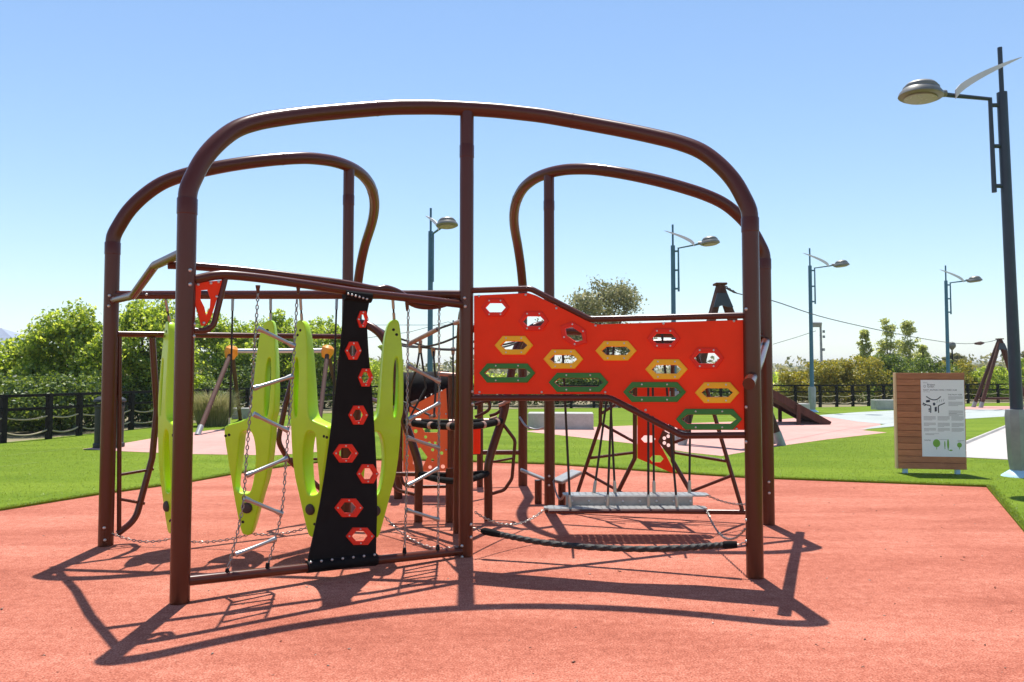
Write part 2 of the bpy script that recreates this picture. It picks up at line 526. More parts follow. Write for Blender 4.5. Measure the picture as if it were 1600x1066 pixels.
M['earth'] = ground_mat('dry_scrub_earth', ((0.10, 0.10, 0.045), (0.22, 0.19, 0.11), (0.34, 0.28, 0.18)), 6, 0.5, 0.03, 0.5)
M['hill'] = ground_mat('far_hill_scrub', ((0.07, 0.09, 0.045), (0.15, 0.16, 0.085), (0.34, 0.30, 0.22)), 0.12, 0.03, 0.01, 0.2)

# ------------------------------------------------------------------ setting: ground, pad, paths
def sheet(name, poly, z, material, holes=(), kind='structure', thick=0.0):
    mb = MB()
    if thick > 0:
        mb.plate(poly, holes, thick, lambda u, v, w: (u, v, z - thick / 2 + w))
    else:
        flat = [p for L in [poly] + list(holes) for p in L]
        tris = tessellate_polygon([[Vector((p[0], p[1], 0)) for p in L] for L in [poly] + list(holes)])
        fs = []
        for a, b_, c in tris:
            A, B, C = flat[a], flat[b_], flat[c]
            s = (B[0] - A[0]) * (C[1] - A[1]) - (C[0] - A[0]) * (B[1] - A[1])
            fs.append((a, b_, c) if s > 0 else (a, c, b_))
        mb.add([(p[0], p[1], z) for p in flat], fs)
    return mb.build(name, material, None, 0, kind)

def g2(x, y): p = gnd(x, y); return (p.x, p.y)
sheet('ground', [(-6000, -200), (6000, -200), (6000, 6000), (-6000, 6000)], -0.06, M['earth'])

pad_edge = [g2(0, 797), g2(150, 773), g2(302, 752), g2(363, 741), g2(462, 726), g2(540, 718.5), g2(650, 719), g2(860, 725), g2(1040, 738), g2(1165, 746), g2(1350, 753), g2(1541, 760), g2(1600, 830)]
dl = Vector(pad_edge[0]) - Vector(pad_edge[1]); dr = Vector(pad_edge[-1]) - Vector(pad_edge[-2])
pad_poly = [tuple(Vector(pad_edge[0]) + dl * 3)] + pad_edge + [tuple(Vector(pad_edge[-1]) + dr * 2.5), (7, -8), (-10, -8)]
sheet('rubber_pad', pad_poly, -0.012, M['pad'])
turf_out = [(-13.0, -9), (-12.6, 14), (-11.6, 19), (-11.0, 22.4), (-9.7, 30), (-5.2, 35.2), (4, 37.8), (15.5, 38.6), (27, 44.5), (40, 47), (40, -9)]
sheet('artificial_turf', turf_out, 0.014, M['turf'], [pad_poly], thick=0.024)

# pink paths, grey path, concrete path
sheet('pink_path', [g2(128, 703), g2(175, 697), g2(250, 684), g2(330, 673), g2(420, 668), g2(520, 664), g2(560, 690), g2(540, 704), g2(430, 713), g2(300, 711), g2(200, 707)], 0.018, M['pinkpath'])
sheet('pink_path', [g2(818, 675), g2(880, 670), g2(960, 667), g2(1080, 662), g2(1200, 658), g2(1275, 651), g2(1340, 655), g2(1372, 661), g2(1378, 666), g2(1348, 673.5), g2(1386, 677), g2(1291, 688), g2(1213, 699), g2(1128, 714), g2(1080, 709), g2(985, 694), g2(900, 684)], 0.018, M['pinkpath'])
sheet('grey_path', [g2(1275, 650), g2(1340, 645), g2(1400, 642), g2(1500, 640), g2(1620, 640), g2(1800, 642), g2(1800, 648), g2(1600, 650), g2(1500, 656), g2(1400, 667), g2(1340, 673), g2(1383, 664), g2(1340, 660)], 0.022, M['greypath'])
sheet('pink_path', [g2(1480, 637.5), g2(1540, 635.5), g2(1640, 635.5), g2(1800, 637), g2(1800, 641), g2(1600, 641), g2(1490, 640.5)], 0.026, M['pinkpath'])
sheet('concrete_path', [g2(1440, 714), g2(1505, 697), g2(1577, 667), g2(1640, 655), g2(1900, 660), g2(1900, 735), g2(1576, 720), g2(1500, 716)], 0.022, M['concrete'])
mb = MB(); P1 = [gnd(1440, 713.0), gnd(1505, 696), gnd(1577, 666), gnd(1640, 654)]
mb.tube([p + Vector((0, 0, 0.025)) for p in P1], 0.05, 6); mb.build('path_kerb', M['concrete'], None, 30, 'structure')

for (a_, b_) in (((0, 714.5), (128, 700.5)), ((0, 731), (60, 724))):     # pale joints between the turf rolls
    p_, q_ = gnd(*a_), gnd(*b_); n_ = (q_ - p_).normalized().cross(Vector((0, 0, 1))) * 0.02
    sheet('turf_joint', [tuple((p_ + n_).xy), tuple((q_ + n_).xy), tuple((q_ - n_).xy), tuple((p_ - n_).xy)], 0.0185, ground_mat('pale_turf_joint', ((0.16, 0.24, 0.04), (0.22, 0.30, 0.06), (0.28, 0.35, 0.09)), 70, 12.0, 0.35, 0.6))

# short pile of the turf near the pad: blades standing along its edge and over the nearer lawn
def inside(poly, X, Y):
    r = np.zeros(len(X), bool); n = len(poly)
    for i in range(n):
        x0, y0 = poly[i]; x1, y1 = poly[(i + 1) % n]
        c = ((y0 > Y) != (y1 > Y)) & (X < (x1 - x0) * (Y - y0) / (y1 - y0 + 1e-12) + x0)
        r ^= c
    return r
rgb_ = np.random.default_rng(77)
bxs, bys = [rgb_.uniform(-11.5, 14, 150000)], [rgb_.uniform(7, 20, 150000)]
for p, q in zip(pad_edge[:-1], pad_edge[1:]):
    L_ = math.dist(p, q); n_ = int(L_ * 1400); t_ = rgb_.random(n_)
    bxs.append(p[0] + (q[0] - p[0]) * t_ + rgb_.normal(0, .05, n_)); bys.append(p[1] + (q[1] - p[1]) * t_ + rgb_.normal(0, .05, n_))
bxs, bys = np.concatenate(bxs), np.concatenate(bys)
keep = ~inside(pad_poly, bxs, bys)
for o_ in list(COL.objects):
    if o_.name.split('.')[0] in ('pink_path', 'grey_path', 'concrete_path'):
        keep &= ~inside([(v.co.x, v.co.y) for v in o_.data.vertices], bxs, bys)
bxs, bys = bxs[keep], bys[keep]; n_ = len(bxs)
a_ = rgb_.uniform(0, 2 * pi, n_); h_ = rgb_.uniform(.008, .022, n_); w_ = 0.0035
V_ = np.stack([np.stack([bxs - np.cos(a_) * w_, bys - np.sin(a_) * w_, np.full(n_, .012)], 1), np.stack([bxs + np.cos(a_) * w_, bys + np.sin(a_) * w_, np.full(n_, .012)], 1),
               np.stack([bxs + rgb_.normal(0, .010, n_), bys + rgb_.normal(0, .010, n_), .014 + h_], 1)], 1).reshape(-1, 3)
tb = fast_mesh('turf_pile', V_, np.arange(n_ * 3).reshape(-1, 3), leaf_mat('turf_blades', (0.09, 0.145, 0.008), (0.14, 0.20, 0.012), (0.24, 0.29, 0.035), 0.4), None, 'stuff')
tag(tb, 'short green pile of the artificial turf around the salmon pad', 'turf')

# low hills along the horizon
def hills(name, Y, amp, base, seed, xr, material):
    rg = np.random.default_rng(seed)
    xs = np.linspace(-xr, xr, 240); ph = rg.uniform(0, 6.28, 8)
    h = base + amp * sum(np.sin(xs * (k + 1) * 2.2 / xr * 2.1 + ph[k]) / (k + 1.2) for k in range(8)) + rg.normal(0, amp * 0.05, 240)
    rows = []
    for j, (dy, fz) in enumerate([(-0.30, 0.0), (-0.18, 0.35), (-0.08, 0.75), (0.0, 1.0), (0.25, 0.6)]):
        rows.append(np.stack([xs * (1 + dy), np.full_like(xs, Y * (1 + dy)), np.maximum(h, 1.0) * fz - (1.0 if j == 0 else 0)], 1))
    V = np.concatenate(rows); n = 240; F = []
    for j in range(4):
        a = np.arange(n - 1) + j * n
        F.append(np.stack([a, a + 1, a + n + 1, a + n], 1))
    return fast_mesh(name, V, np.concatenate(F), material, None, 'structure', True)
hills('hills', 1300, 6.0, 21, 5, 2600, M['hill'])
hills('hills', 700, 2.5, 5.5, 8, 1600, M['hill'])

# ------------------------------------------------------------------ CLIMBING FRAME
A = (-2.296, 5.440); B = (-3.751, 7.245); C = (-0.402, 6.83); D = (1.889, 6.11)
E_ = (2.706, 8.27); F_ = (0.434, 9.02); G_ = (0.155, 11.2); H_ = (-1.857, 8.742); J_ = (-2.224, 11.133)
CEN = Vector((-0.604, 8.257, 0))
frame = thing('climbing_frame', 'large brown tubular climbing frame with three tall arches and red climbing panel', 'climbing frame', CEN)
PR = 0.066

bolt_mb = MB(); bolt_mb.lathe([(0.0135, -0.004), (0.0135, 0.003), (0.009, 0.008), (0.0005, 0.0105)], (0, 0, 0), 10, axis=(0, -1, 0))
bolt_me = bpy.data.meshes.new('bolt'); bolt_me.from_pydata(bolt_mb.v, [], bolt_mb.f); bolt_me.materials.append(M['bolt'])
bolt_me.polygons.foreach_set('use_smooth', [True] * len(bolt_me.polygons))
def bolt(p, parent=None, s=1.0, rz=0.0):
    o = shared('bolt', bolt_me, p, parent or frame, (0, 0, rz)); o.scale = (s, s, s); return o
def post_bolt(px, py, P, r=PR):
    """bolt on the camera side of an upright post"""
    a = on(px, py, P, (P[0] + P[1], P[1] - P[0]))
    dx = (a - Vector((P[0], P[1], a.z))); d = max(-r * 0.98, min(r * 0.98, dx.length * (1 if px > px_x(P[0], P[1]) else -1)))
    v = Vector((P[0], P[1], 0)).normalized(); side = Vector((v.y, -v.x, 0))
    n = -v * sqrt(max(0, r * r - d * d)) + side * d
    q = Vector((P[0], P[1], a.z)) + n
    bolt(q, rz=atan2(n.x, -n.y))

POST_TOP = 2.75
def post(P, top, r=PR):
    mb = MB(); mb.lathe([(r, -0.02), (r, top)], (P[0], P[1], 0), 28)
    mb.build('post', M['brown'], frame)
    return mb
def collar(P, z, r=PR):
    mb = MB(); mb.lathe([(r - 0.002, -0.062), (r + 0.0035, -0.056), (r + 0.0035, 0.052), (r + 0.001, 0.056), (r - 0.002, 0.056)], (P[0], P[1], z), 28)
    c = mb.build('collar', M['brown'], frame)
    return c
ARCH = [(0.0, 2.75), (0.001, 2.86), (0.008, 2.97), (0.021, 3.12), (0.041, 3.27), (0.067, 3.405), (0.10, 3.505), (0.14, 3.59), (0.185, 3.67), (0.235, 3.745), (0.285, 3.81), (0.34, 3.87), (0.39, 3.905), (0.44, 3.928), (0.5, 3.936)]
def arch(P, Q, R):
    """bent overhead tube from post P over post Q to post R"""
    P, Q, R = Vector((*P, 0)), Vector((*Q, 0)), Vector((*R, 0))
    K = Q * 2 - (P + R) * 0.5
    tab = ARCH + [(1 - t, z) for t, z in ARCH[-2::-1]]
    path = smooth_path([P * (1 - t) ** 2 + K * 2 * t * (1 - t) + R * t * t + Vector((0, 0, z)) for t, z in tab], 4)
    mb = MB(); mb.tube(path, PR - 0.0015, 24)
    o = mb.build('arch_tube', M['brown'], frame)
    n = len(path)
    for fr in (0.38, 0.64):
        i = int(n * fr); s = MB(); d = (path[i + 1] - path[i - 1]).normalized()
        s.tube([path[i] - d * 0.004, path[i] + d * 0.004], PR + 0.0008, 24); s.build('seam_band', M['brown'], o)
    return o
for P in (A, B, D, E_, G_, J_):
    post(P, POST_TOP + 0.01); collar(P, POST_TOP - 0.0)
for P in (C, F_, H_):
    post(P, 3.90, PR - 0.004); collar(P, 3.55, PR - 0.004)
arch(A, C, D); arch(E_, F_, G_); arch(J_, H_, B)
for P, pts in ((A, [(297, 424), (297, 446), (304, 507), (303, 526)]), (B, [(171, 463), (170, 479), (163, 823), (164, 842)]),
               (C, [(726, 467), (727, 480), (722, 851), (722, 868), (738, 612), (738, 631), (736, 818), (736, 838)]),
               (D, [(1166, 484), (1166, 636), (1166, 690), (1166, 812), (1166, 845)]), (E_, [(1198, 752), (1198, 769)]), (F_, [(858, 743), (858, 757)])):
    for q in pts: post_bolt(q[0], q[1], P)

def pl(P, Q):
    return lambda *pts: [on(x, y, P, Q) for x, y in pts]
AC = pl(A, C); CD = pl(C, D); AB = pl(A, B); BH = pl(B, H_); FE = pl(F_, E_); BC = pl(B, C)
def rail(name, pts, r, parent=None, m='brown', n=14, fil=0.0, cap=True):
    mb = MB(); mb.tube(fillet(pts, fil) if fil else pts, r, n)
    return mb.build(name, M[m], parent or frame)

# front left side: upper rail, lower rail
up = AC((304, 437), (345, 430), (400, 434), (480, 445), (560, 457), (640, 466), (722, 476))
rail('upper_rail', smooth_path(up, 5), 0.034)
rail('lower_rail', AC((290, 908), (722, 861)), 0.036)
# corner piece with red plate beside the front left post
rail('corner_bracket', AC((352, 434), (334, 508), (322, 517), (300, 517)), 0.021, fil=0.07)
def plane_map(P, Q, off=0.0):
    P = Vector((P[0], P[1], 0)); Q = Vector((Q[0], Q[1], 0)); d = (Q - P).normalized(); n = Vector((d.y, -d.x, 0))
    def f(u, v, w): return P + d * u + n * (w + off) + Vector((0, 0, v))
    def inv(x, y):
        p = on(x, y, P + n * off, Q + n * off); return ((p - P).dot(d), p.z)
    return f, inv, atan2(n.x, -n.y)
mf, inv, rzAC = plane_map(A, C)
mb = MB(); mb.plate([inv(*p) for p in ((304, 442), (348, 438), (329, 498), (321, 509), (314, 509), (309, 490), (304, 474))],
                    [[inv(*p) for p in ((314, 454), (324, 453), (329, 467), (328, 480), (322, 494), (319, 480), (313, 468))]], 0.016, mf, b=0.003)
cp = mb.build('corner_plate', M['red'], frame)
for q in ((309, 445), (329, 443), (341, 441), (338, 464), (318, 505)): bolt(on(q[0], q[1], A, C) + Vector((0.006, -0.009, 0)), cp, 0.8, rzAC)
# hanger plate under the upper rail
for x0, x1, y0 in ((403, 466, 446), (636, 687, 473)):
    for x in (x0, x1):
        p = on(x, y0, A, C); q = on(x, y0 + 13, A, C); mb = MB(); mb.tube([p, q], [0.018, 0.009], 10); mb.build('chain_hanger', M['brown'], frame)

# black climbing sheet with red hexagon holds
mfm, invm, rzm = plane_map(A, C, 0.0)
left = [(538, 458), (537, 490), (535, 530), (531, 580), (526, 630), (520, 680), (512, 735), (503, 785), (492, 832), (482, 872), (479, 893)]
right = [(587, 884), (588, 850), (591, 800), (592, 740), (590, 690), (587, 640), (583, 595), (578, 550), (575, 515), (574, 490), (578, 465)]
sheet_holds = [(567, 499, 9, 13), (553.5, 548, 13, 14.2), (574, 590, 12, 14.2), (563, 649, 15.5, 15), (543, 709, 20, 14.5), (577, 741, 17.5, 15), (546.5, 794, 22.5, 14.5), (563, 838, 22.5, 13.5)]
def hexpx(cx, cy, a, b_, k=0.5, rot=0.0):
    pts = [(-a, 0), (-a * k, -b_), (a * k, -b_), (a, 0), (a * k, b_), (-a * k, b_)]
    return [(cx + x * cos(rot) - y * sin(rot), cy + x * sin(rot) + y * cos(rot)) for x, y in pts]
holes = []
for cx, cy, a, b_ in sheet_holds:
    holes.append([invm(*p) for p in hexpx(cx, cy, a * 0.62, b_ * 0.62)])
def bow(u, v, w):    # the sheet hangs slightly hollow
    d = 0.05 * sin(max(0, min(1, (v - 0.1) / 2.1)) * pi)
    return mfm(u, v, w - d)
outer = [invm(*p) for p in left] + [invm(*p) for p in right]
mb = MB(); mb.plate(outer, holes, 0.014, bow)
memb = mb.build('climbing_sheet', M['rubber'], frame, 30)
for (l, r_, rad) in (((538, 460), (579, 465), 0.046), ((479, 886), (588, 874), 0.047)):   # rolled ends round the rails
    p, q = on(l[0], l[1], A, C), on(r_[0], r_[1], A, C)
    mb = MB(); mb.tube([p, q], rad, 18); mb.build('rolled_end', M['rubber'], memb)
def hex_grip(cx, cy, a, b_, inner, mf_, inv_, mat_, k=0.5, rot=0.0, parent=None, t=0.03, rz=0.0, ib=None, bolts=((-.5, -.82), (.5, -.82), (.5, .82), (-.5, .82)), w0=0.0, kin=None, bs=0.007):
    mb = MB()
    o = [inv_(*p) for p in hexpx(cx, cy, a, b_, k, rot)]
    i = [inv_(*p) for p in hexpx(cx, cy, a * inner, b_ * (ib or inner), kin or k, rot)]
    mb.plate(o, [i], t, lambda u, v, w: mf_(u, v, w + w0), b=0.006, seg=2)
    for bx, by in bolts:
        x = bx * a; y = by * b_
        u, v = inv_(cx + x * cos(rot) - y * sin(rot), cy + x * sin(rot) + y * cos(rot))
        p = mf_(u, v, t / 2 + w0); n = (mf_(u, v, t / 2 + w0 + 0.01) - p).normalized()
        mb.lathe([(bs, -0.002), (bs, 0.0015), (bs * 0.5, 0.004)], p, 8, 1, n)
    return mb.build('hex_grip', [M[mat_], M['bolt']], parent)
for cx, cy, a, b_ in sheet_holds:
    hex_grip(cx, cy, a, b_, 0.58, bow, invm, 'redgrip', parent=memb, t=0.04, bolts=((-.78, 0), (.78, 0), (0, -.8), (0, .8)))
for i in range(7):
    t = i / 6.0
    bolt(on(484 + t * 99, 876.5 - t * 11.5, A, C) + Vector((0.02, -0.045, 0)), memb, 0.75, rzAC)
for i in range(6):
    t = (i + .5) / 6.0
    bolt(on(539 + t * 35, 459.5 + t * 9.5, A, C) + Vector((0.02, -0.043, 0)), memb, 0.7, rzAC)

# red climbing panel between the middle and the right post
mfp, invp, rzCD = plane_map(C, D)
pan = [(741, 462), (826, 458), (838, 462), (925, 505), (935, 507), (1161, 500), (1163, 672), (1068, 672), (1058, 669), (958, 619), (946, 616), (741, 616)]
Z = lambda zx, zy: (720 + zx / 3.077, 430 + zy / 3.077)
grips = []
for zx, zy, a, b_ in ((168, 157, 68, 43), (352, 222, 73, 46), (977, 305, 80, 47), (1183, 400, 83, 50)):
    grips.append((*Z(zx, zy), a / 3.077, b_ / 3.077, 'redgrip', 0.0, 0.74, 0.52, 0.56, 0.6))
grips.append((*Z(545, 285), 76 / 3.077, 48 / 3.077, 'redgrip', radians(33), 0.68, 0.52, 0.5, 0.55))
for zx, zy, a, b_ in ((258, 338, 92, 45), (495, 404, 95, 46), (748, 364, 99, 47), (990, 453, 102, 48), (1233, 565, 107, 50)):
    grips.append((*Z(zx, zy), a / 3.077, b_ / 3.077, 'yellow', 0.0, 0.71, 0.43, 0.58, 0.68))
for zx, zy, a, b_ in ((226, 471, 134, 46), (568, 516, 143, 46), (933, 562, 151, 48), (1194, 693, 159, 50)):
    grips.append((*Z(zx, zy), a / 3.077, b_ / 3.077, 'green', 0.0, 0.83, 0.44, 0.72, 0.78))
ph = []
for cx, cy, a, b_, mt, rot, inn, ib, k, kin in grips:
    ph.append([invp(*p) for p in hexpx(cx, cy, a * inn * 0.99, b_ * ib * 0.97, kin, rot)])
mb = MB(); mb.plate([invp(*p) for p in pan], ph, 0.019, mfp, b=0.003)
panel = mb.build('climbing_panel', M['red'], frame)
for cx, cy, a, b_, mt, rot, inn, ib, k, kin in grips:
    hex_grip(cx, cy, a, b_, inn, mfp, invp, mt, k, rot, panel, t=0.05, ib=ib, kin=kin, bolts=((-.40, -.76), (.40, -.76), (.40, .76), (-.40, .76)), bs=0.0075)
rail('panel_top_rail', CD((738, 454), (829, 451), (921, 499), (1164, 493)), 0.026, fil=0.16)
rail('panel_bottom_rail', CD((735, 622), (953, 622), (1066, 681), (1164, 680)), 0.026, fil=0.16)
for q in ((749, 463), (822, 461), (870, 482), (931, 509), (1037, 506), (1147, 502), (750, 613), (847, 613), (946, 613), (1009, 641), (1068, 667), (1151, 670)):
    u, v = invp(*q); bolt(mfp(u, v, 0.012), panel, 0.8, rzCD)
for q in ((847, 620), (1037, 500)):
    pass

# crank bar between the two posts of the left wing, overhead beam, wavy hand rail
rail('crank_bar', AB((170, 471), (208, 462), (242, 415), (287, 394)), 0.034, fil=0.14)
bm = [Vector((B[0], B[1], 2.31)), Vector((C[0], C[1], 2.27))]
rail('overhead_beam', bm, 0.040)
bolt(bm[0].lerp(bm[1], 0.11) + Vector((0, -0.041, 0)))
wv0 = AB((262, 414))[0]; wv1 = Vector((C[0] - 0.02, C[1] + 0.06, 0))
WV = pl(wv0, wv1)
rail('wavy_rail', smooth_path(WV((262, 414), (305, 416), (400, 425), (530, 442), (585, 452), (603, 451), (625, 459), (650, 476), (685, 477), (722, 464)), 5), 0.032)

# left rear side: rail and leaf-shaped bent frames
rail('side_rail', BH((180, 522), (535, 526)), 0.028)
rail('side_upright', BH((187, 524), (186, 836)), 0.020)
rail('bent_frame', BH((238, 528), (245, 640), (238, 715), (212, 812), (184, 834)), 0.030, fil=0.25)
rail('frame_rung', BH((187, 742), (240, 733)), 0.014)
rail('frame_rung', BH((187, 780), (226, 787)), 0.014)
rail('bent_frame', BH((474, 528), (446, 632), (434, 690), (450, 718), (530, 790)), 0.028, fil=0.2)
rail('frame_rung', BH((450, 717), (530, 718)), 0.014)
rail('frame_rung', BH((530, 560), (526, 800)), 0.020)

# right rear side: rail, leaf-shaped frames, red plate, honeycomb plate
rail('side_rail', [Vector((F_[0], F_[1], 1.93)), Vector((E_[0], E_[1], 1.93))], 0.028)
rail('side_lower_rail', FE((858, 797), (1198, 801)), 0.026)
def bars(pts_list, r, nm):
    for pts in pts_list: rail(nm, FE(*pts), r, n=10)
rail('bent_frame', FE((950, 548), (938, 640), (938, 662), (903, 768)), 0.021, fil=0.1)
rail('bent_frame', FE((992, 540), (992, 716), (966, 768)), 0.024, fil=0.06)
rail('bent_frame', FE((1051, 540), (1051, 720), (1080, 770)), 0.024, fil=0.06)
rail('bent_frame', FE((1085, 540), (1126, 682), (1160, 798)), 0.022, fil=0.1)
bars([((939, 662), (992, 691)), ((920, 716), (992, 707)), ((912, 737), (966, 767)), ((940, 646), (962, 632)),
      ((1052, 707), (1137, 721)), ((1080, 768), (1144, 743)), ((1052, 692), (1076, 683)), ((966, 767), (1020, 800)), ((903, 768), (880, 798)), ((1080, 770), (1060, 800))], 0.017, 'frame_rung')
mff, invf, rzFE = plane_map(F_, E_)
def hexo(cx, cy, a, b_, k=0.55): return [invf(*p) for p in hexpx(cx, cy, a, b_, k)]
mb = MB(); mb.plate([invf(*p) for p in ((996, 716), (996, 600), (1046, 600), (1046, 660), (1029, 690), (1044, 718), (1056, 741), (1050, 739))],
                    [hexo(1013, 686, 11.5, 5.5), hexo(1026, 717, 11, 5.5), hexo(1022, 640, 11, 6)], 0.018, mff, b=0.002)
rp = mb.build('leaf_panel', M['red'], frame); rp['label'] = 'red leaf-shaped plate with hexagon holes'
def circ(cx, cy, r, n=10): return [invf(cx + r * cos(2 * pi * i / n), cy + r * sin(2 * pi * i / n)) for i in range(n)]
mb = MB(); mb.plate([invf(*p) for p in ((1036, 672), (1050, 680), (1050, 718), (1029, 690))], [circ(1038.5, 684.5, 2.9), circ(1044.5, 681.5, 2.9), circ(1038.5, 692, 2.9), circ(1044.8, 695.5, 2.9)], 0.016, lambda u, v, w: mff(u, v, w + 0.022))
mb.build('honeycomb_plate', M['brown'], frame)
rail('crank_bar', pl(D, E_)((1170, 600), (1186, 565), (1199, 524)), 0.045)
rail('beam_bracket', [Vector((C[0], C[1], 1.97)), Vector((E_[0], E_[1], 1.97))], 0.036)

# hub in the middle: three curved legs, two padded rings, net
def pol(ang, r, z): return CEN + Vector((cos(ang) * r, sin(ang) * r, z))
legprof = [(0.43, -0.02), (0.43, 0.30), (0.43, 0.58), (0.52, 0.85), (0.64, 1.15), (0.72, 1.50), (0.79, 1.80), (0.90, 2.00), (1.08, 2.12), (1.30, 2.16)]
hub_ang = []
for P in (C, F_, H_):
    a = atan2(P[1] - CEN.y, P[0] - CEN.x); hub_ang.append(a)
    rail('hub_leg', smooth_path([pol(a, r, z) for r, z in legprof], 5), 0.046)
rail('hub_post', [CEN + Vector((-.06, .15, -0.02)), CEN + Vector((-.06, .15, 0.56))], 0.05)
pads = []
for z, r, rad in ((1.06, 0.605, 0.036), (0.50, 0.43, 0.032)):       # padded bars from leg to leg
    for i in range(3):
        p, q = pol(hub_ang[i], r, z), pol(hub_ang[(i + 1) % 3], r, z)
        pads.append(rail('padded_bar', sag(p, q, 0.02, 6), rad, m='foam'))
        if z > 1:
            for t in (0.16, 0.52, 0.86):
                c = p.lerp(q, t); d = (q - p).normalized()
                mb = MB(); mb.tube([c - d * 0.028 - Vector((0, 0, .02 * 4 * t * (1 - t))), c + d * 0.028 - Vector((0, 0, .02 * 4 * t * (1 - t)))], 0.0395, 12); mb.build('bar_clamp', M['ferrule'], pads[-1])
knots = []
for i in range(3):
    a0, a1 = hub_ang[i], hub_ang[(i + 1) % 3]
    if a1 < a0: a1 += 2 * pi
    p, q = pol(a0, 0.86, 1.95), pol(a1, 0.86, 1.95)
    s1 = sag(p, q, 0.10, 10)
    rail('net_rope', s1, 0.011, m='ropeblack', n=7)
    s2 = sag(pol(a0, 0.72, 1.50), pol(a1, 0.72, 1.50), 0.07, 10)
    for k in ((5,) if i else ()):
        e = pol(a0 + (a1 - a0) * 0.5, 0.60, 1.06)
        rail('net_rope', [s1[k], s2[k], e], 0.011, m='ropeblack', n=7)
        for s in (s1,):
            mb = MB(); mb.tube([s[k] + Vector((0, 0, 0.02)), s[k] - Vector((0, 0, 0.06))], [0.024, 0.017], 8); mb.build('rope_fitting', M['ferrule'], frame)
# stretched rope from the left rear post over the hub to the middle post
r0 = [at(640, 536, 8.35), at(690, 512, 7.75), at(722, 501, 7.0)]
rail('net_rope', r0, 0.012, m='ropeblack', n=8)
rail('rope_fitting', [at(640, 537, 8.34), at(684, 514.5, 7.83)], 0.024, m='ferrule', n=10)
rail('rope_fitting', [at(711, 505, 7.25), at(722, 501, 7.0)], 0.02, m='ferrule', n=10)
rail('net_rope', smooth_path([at(575, 503, 8.9), at(612, 524, 8.7), at(640, 534, 8.5), at(680, 545, 8.2), at(722, 547, 7.6)], 4), 0.012, m='ropeblack', n=8)
rail('net_rope', smooth_path([at(657, 537, 8.4), at(651, 575, 8.4), at(641, 605, 8.5), at(636, 650, 8.6)], 4), 0.011, m='ropeblack', n=8)
rail('net_rope', smooth_path([at(677, 546, 8.2), at(679, 575, 8.1), at(681, 600, 8.1), at(678, 652, 7.9)], 4), 0.011, m='ropeblack', n=8)
rail('net_rope', smooth_path([at(630, 628, 8.5), at(655, 641, 8.3), at(672, 649, 8.1)], 4), 0.012, m='ropeblack', n=8)
rail('rope_fitting', [at(677, 544, 8.2), at(677.5, 557, 8.2)], [0.028, 0.016], m='ferrule', n=8)
rail('rope_fitting', [at(657, 532, 8.4), at(657, 544, 8.4)], [0.022, 0.016], m='ferrule', n=8)
for q in ((648, 629), (652, 648), (676, 651), (772, 654), (784, 632), (792, 628)):
    p = at(q[0], q[1], 8.0 if q[0] < 700 else 8.6)
    rail('rope_fitting', [p - Vector((0.035, 0, 0.012)), p + Vector((0.035, 0, 0.012))], 0.02, m='ferrule', n=8)
for p in ([(742, 632), (766, 625), (800, 618)], [(742, 652), (762, 642), (765, 632), (760, 622)], [(765, 650), (778, 645), (792, 630)]):
    rail('hub_brace', smooth_path([at(x, y, 8.75) for x, y in p], 4), 0.018)
# foothold loops on the hub legs
def loop(pts, Y, r=0.019): rail('foothold_loop', [at(x, y, Y) for x, y in pts], r, fil=0.10)
loop([(780, 655), (805, 688), (800, 748), (788, 766), (760, 774)], 8.6)
loop([(764, 723), (802, 716)], 8.6, 0.013)
loop([(625, 700), (612, 742), (617, 765), (648, 773)], 8.45)
loop([(612, 741), (652, 741)], 8.45, 0.024)
loop([(626, 742), (630, 758), (648, 761), (706, 760)], 8.6, 0.019)

# rear wing: barrel, orange plates, posts, rails
for px in (623, 706):
    p = at(px, 640, 10.0)
    mb = MB(); mb.tube([Vector((p.x, p.y, -0.02)), Vector((p.x, p.y, 1.55 if px > 650 else 1.30))], 0.055, 16); mb.build('rear_post', M['brown'], frame)
RP = (at(600, 600, 10.0).xy, at(720, 600, 10.0).xy)
mfr, invr, rzR = plane_map((RP[0].x, RP[0].y), (RP[1].x, RP[1].y))
def circr(cx, cy, r, n=10): return [invr(cx + r * cos(2 * pi * i / n), cy + r * sin(2 * pi * i / n)) for i in range(n)]
mb = MB(); mb.plate([invr(*p) for p in ((640, 636), (697, 607), (700, 655), (640, 655))], [], 0.02, mfr)
op = mb.build('sloping_plate', M['orange'], frame)
mb = MB(); mb.plate([invr(*p) for p in ((630, 660), (655, 658), (664, 676), (683, 676), (690, 665), (702, 663), (703, 736), (630, 736))],
                    [circr(649.5, 674, 3.2), circr(665, 683, 2.6), circr(671, 692, 2.3), circr(680, 692, 2.3), circr(676, 703, 2.6), circr(686, 682, 1.9), circr(690, 708, 2.9), circr(676, 719, 2.6), circr(672, 730, 2.9), circr(692, 729, 3.4), circr(637, 712, 1.8),
                     [invr(*p) for p in ((645, 705), (657, 699), (668, 714), (660, 731), (645, 725))]], 0.02, mfr)
mb.build('perforated_plate', M['orange'], frame)
for q in ((653, 629), (665, 622), (674, 617), (690, 611), (697, 647), (697, 703)): bolt(at(q[0], q[1], 9.98), op, 0.9)
mb = MB(); c0 = at(612, 614, 10.5); c1 = at(702, 611, 10.5); ax = (c1 - c0)
mb.tube([c0, c1], 0.27, 28, cap=False); mb.tube([c1, c0], 0.255, 28, cap=False); mb.build('tunnel_barrel', M['foam'], frame)
rail('barrel_rail', [at(684, 584, 10.0), at(722, 587, 10.0)], 0.028, m='ferrule')
rail('rear_rail', [at(735, 707, 11.1), at(816, 707, 11.2)], 0.035)
mb = MB(); p = at(742, 687, 11.0); mb.box(p, (0.16, 0.03, 0.40), bev=0.01); mb.build('rear_plate', M['red'], frame)
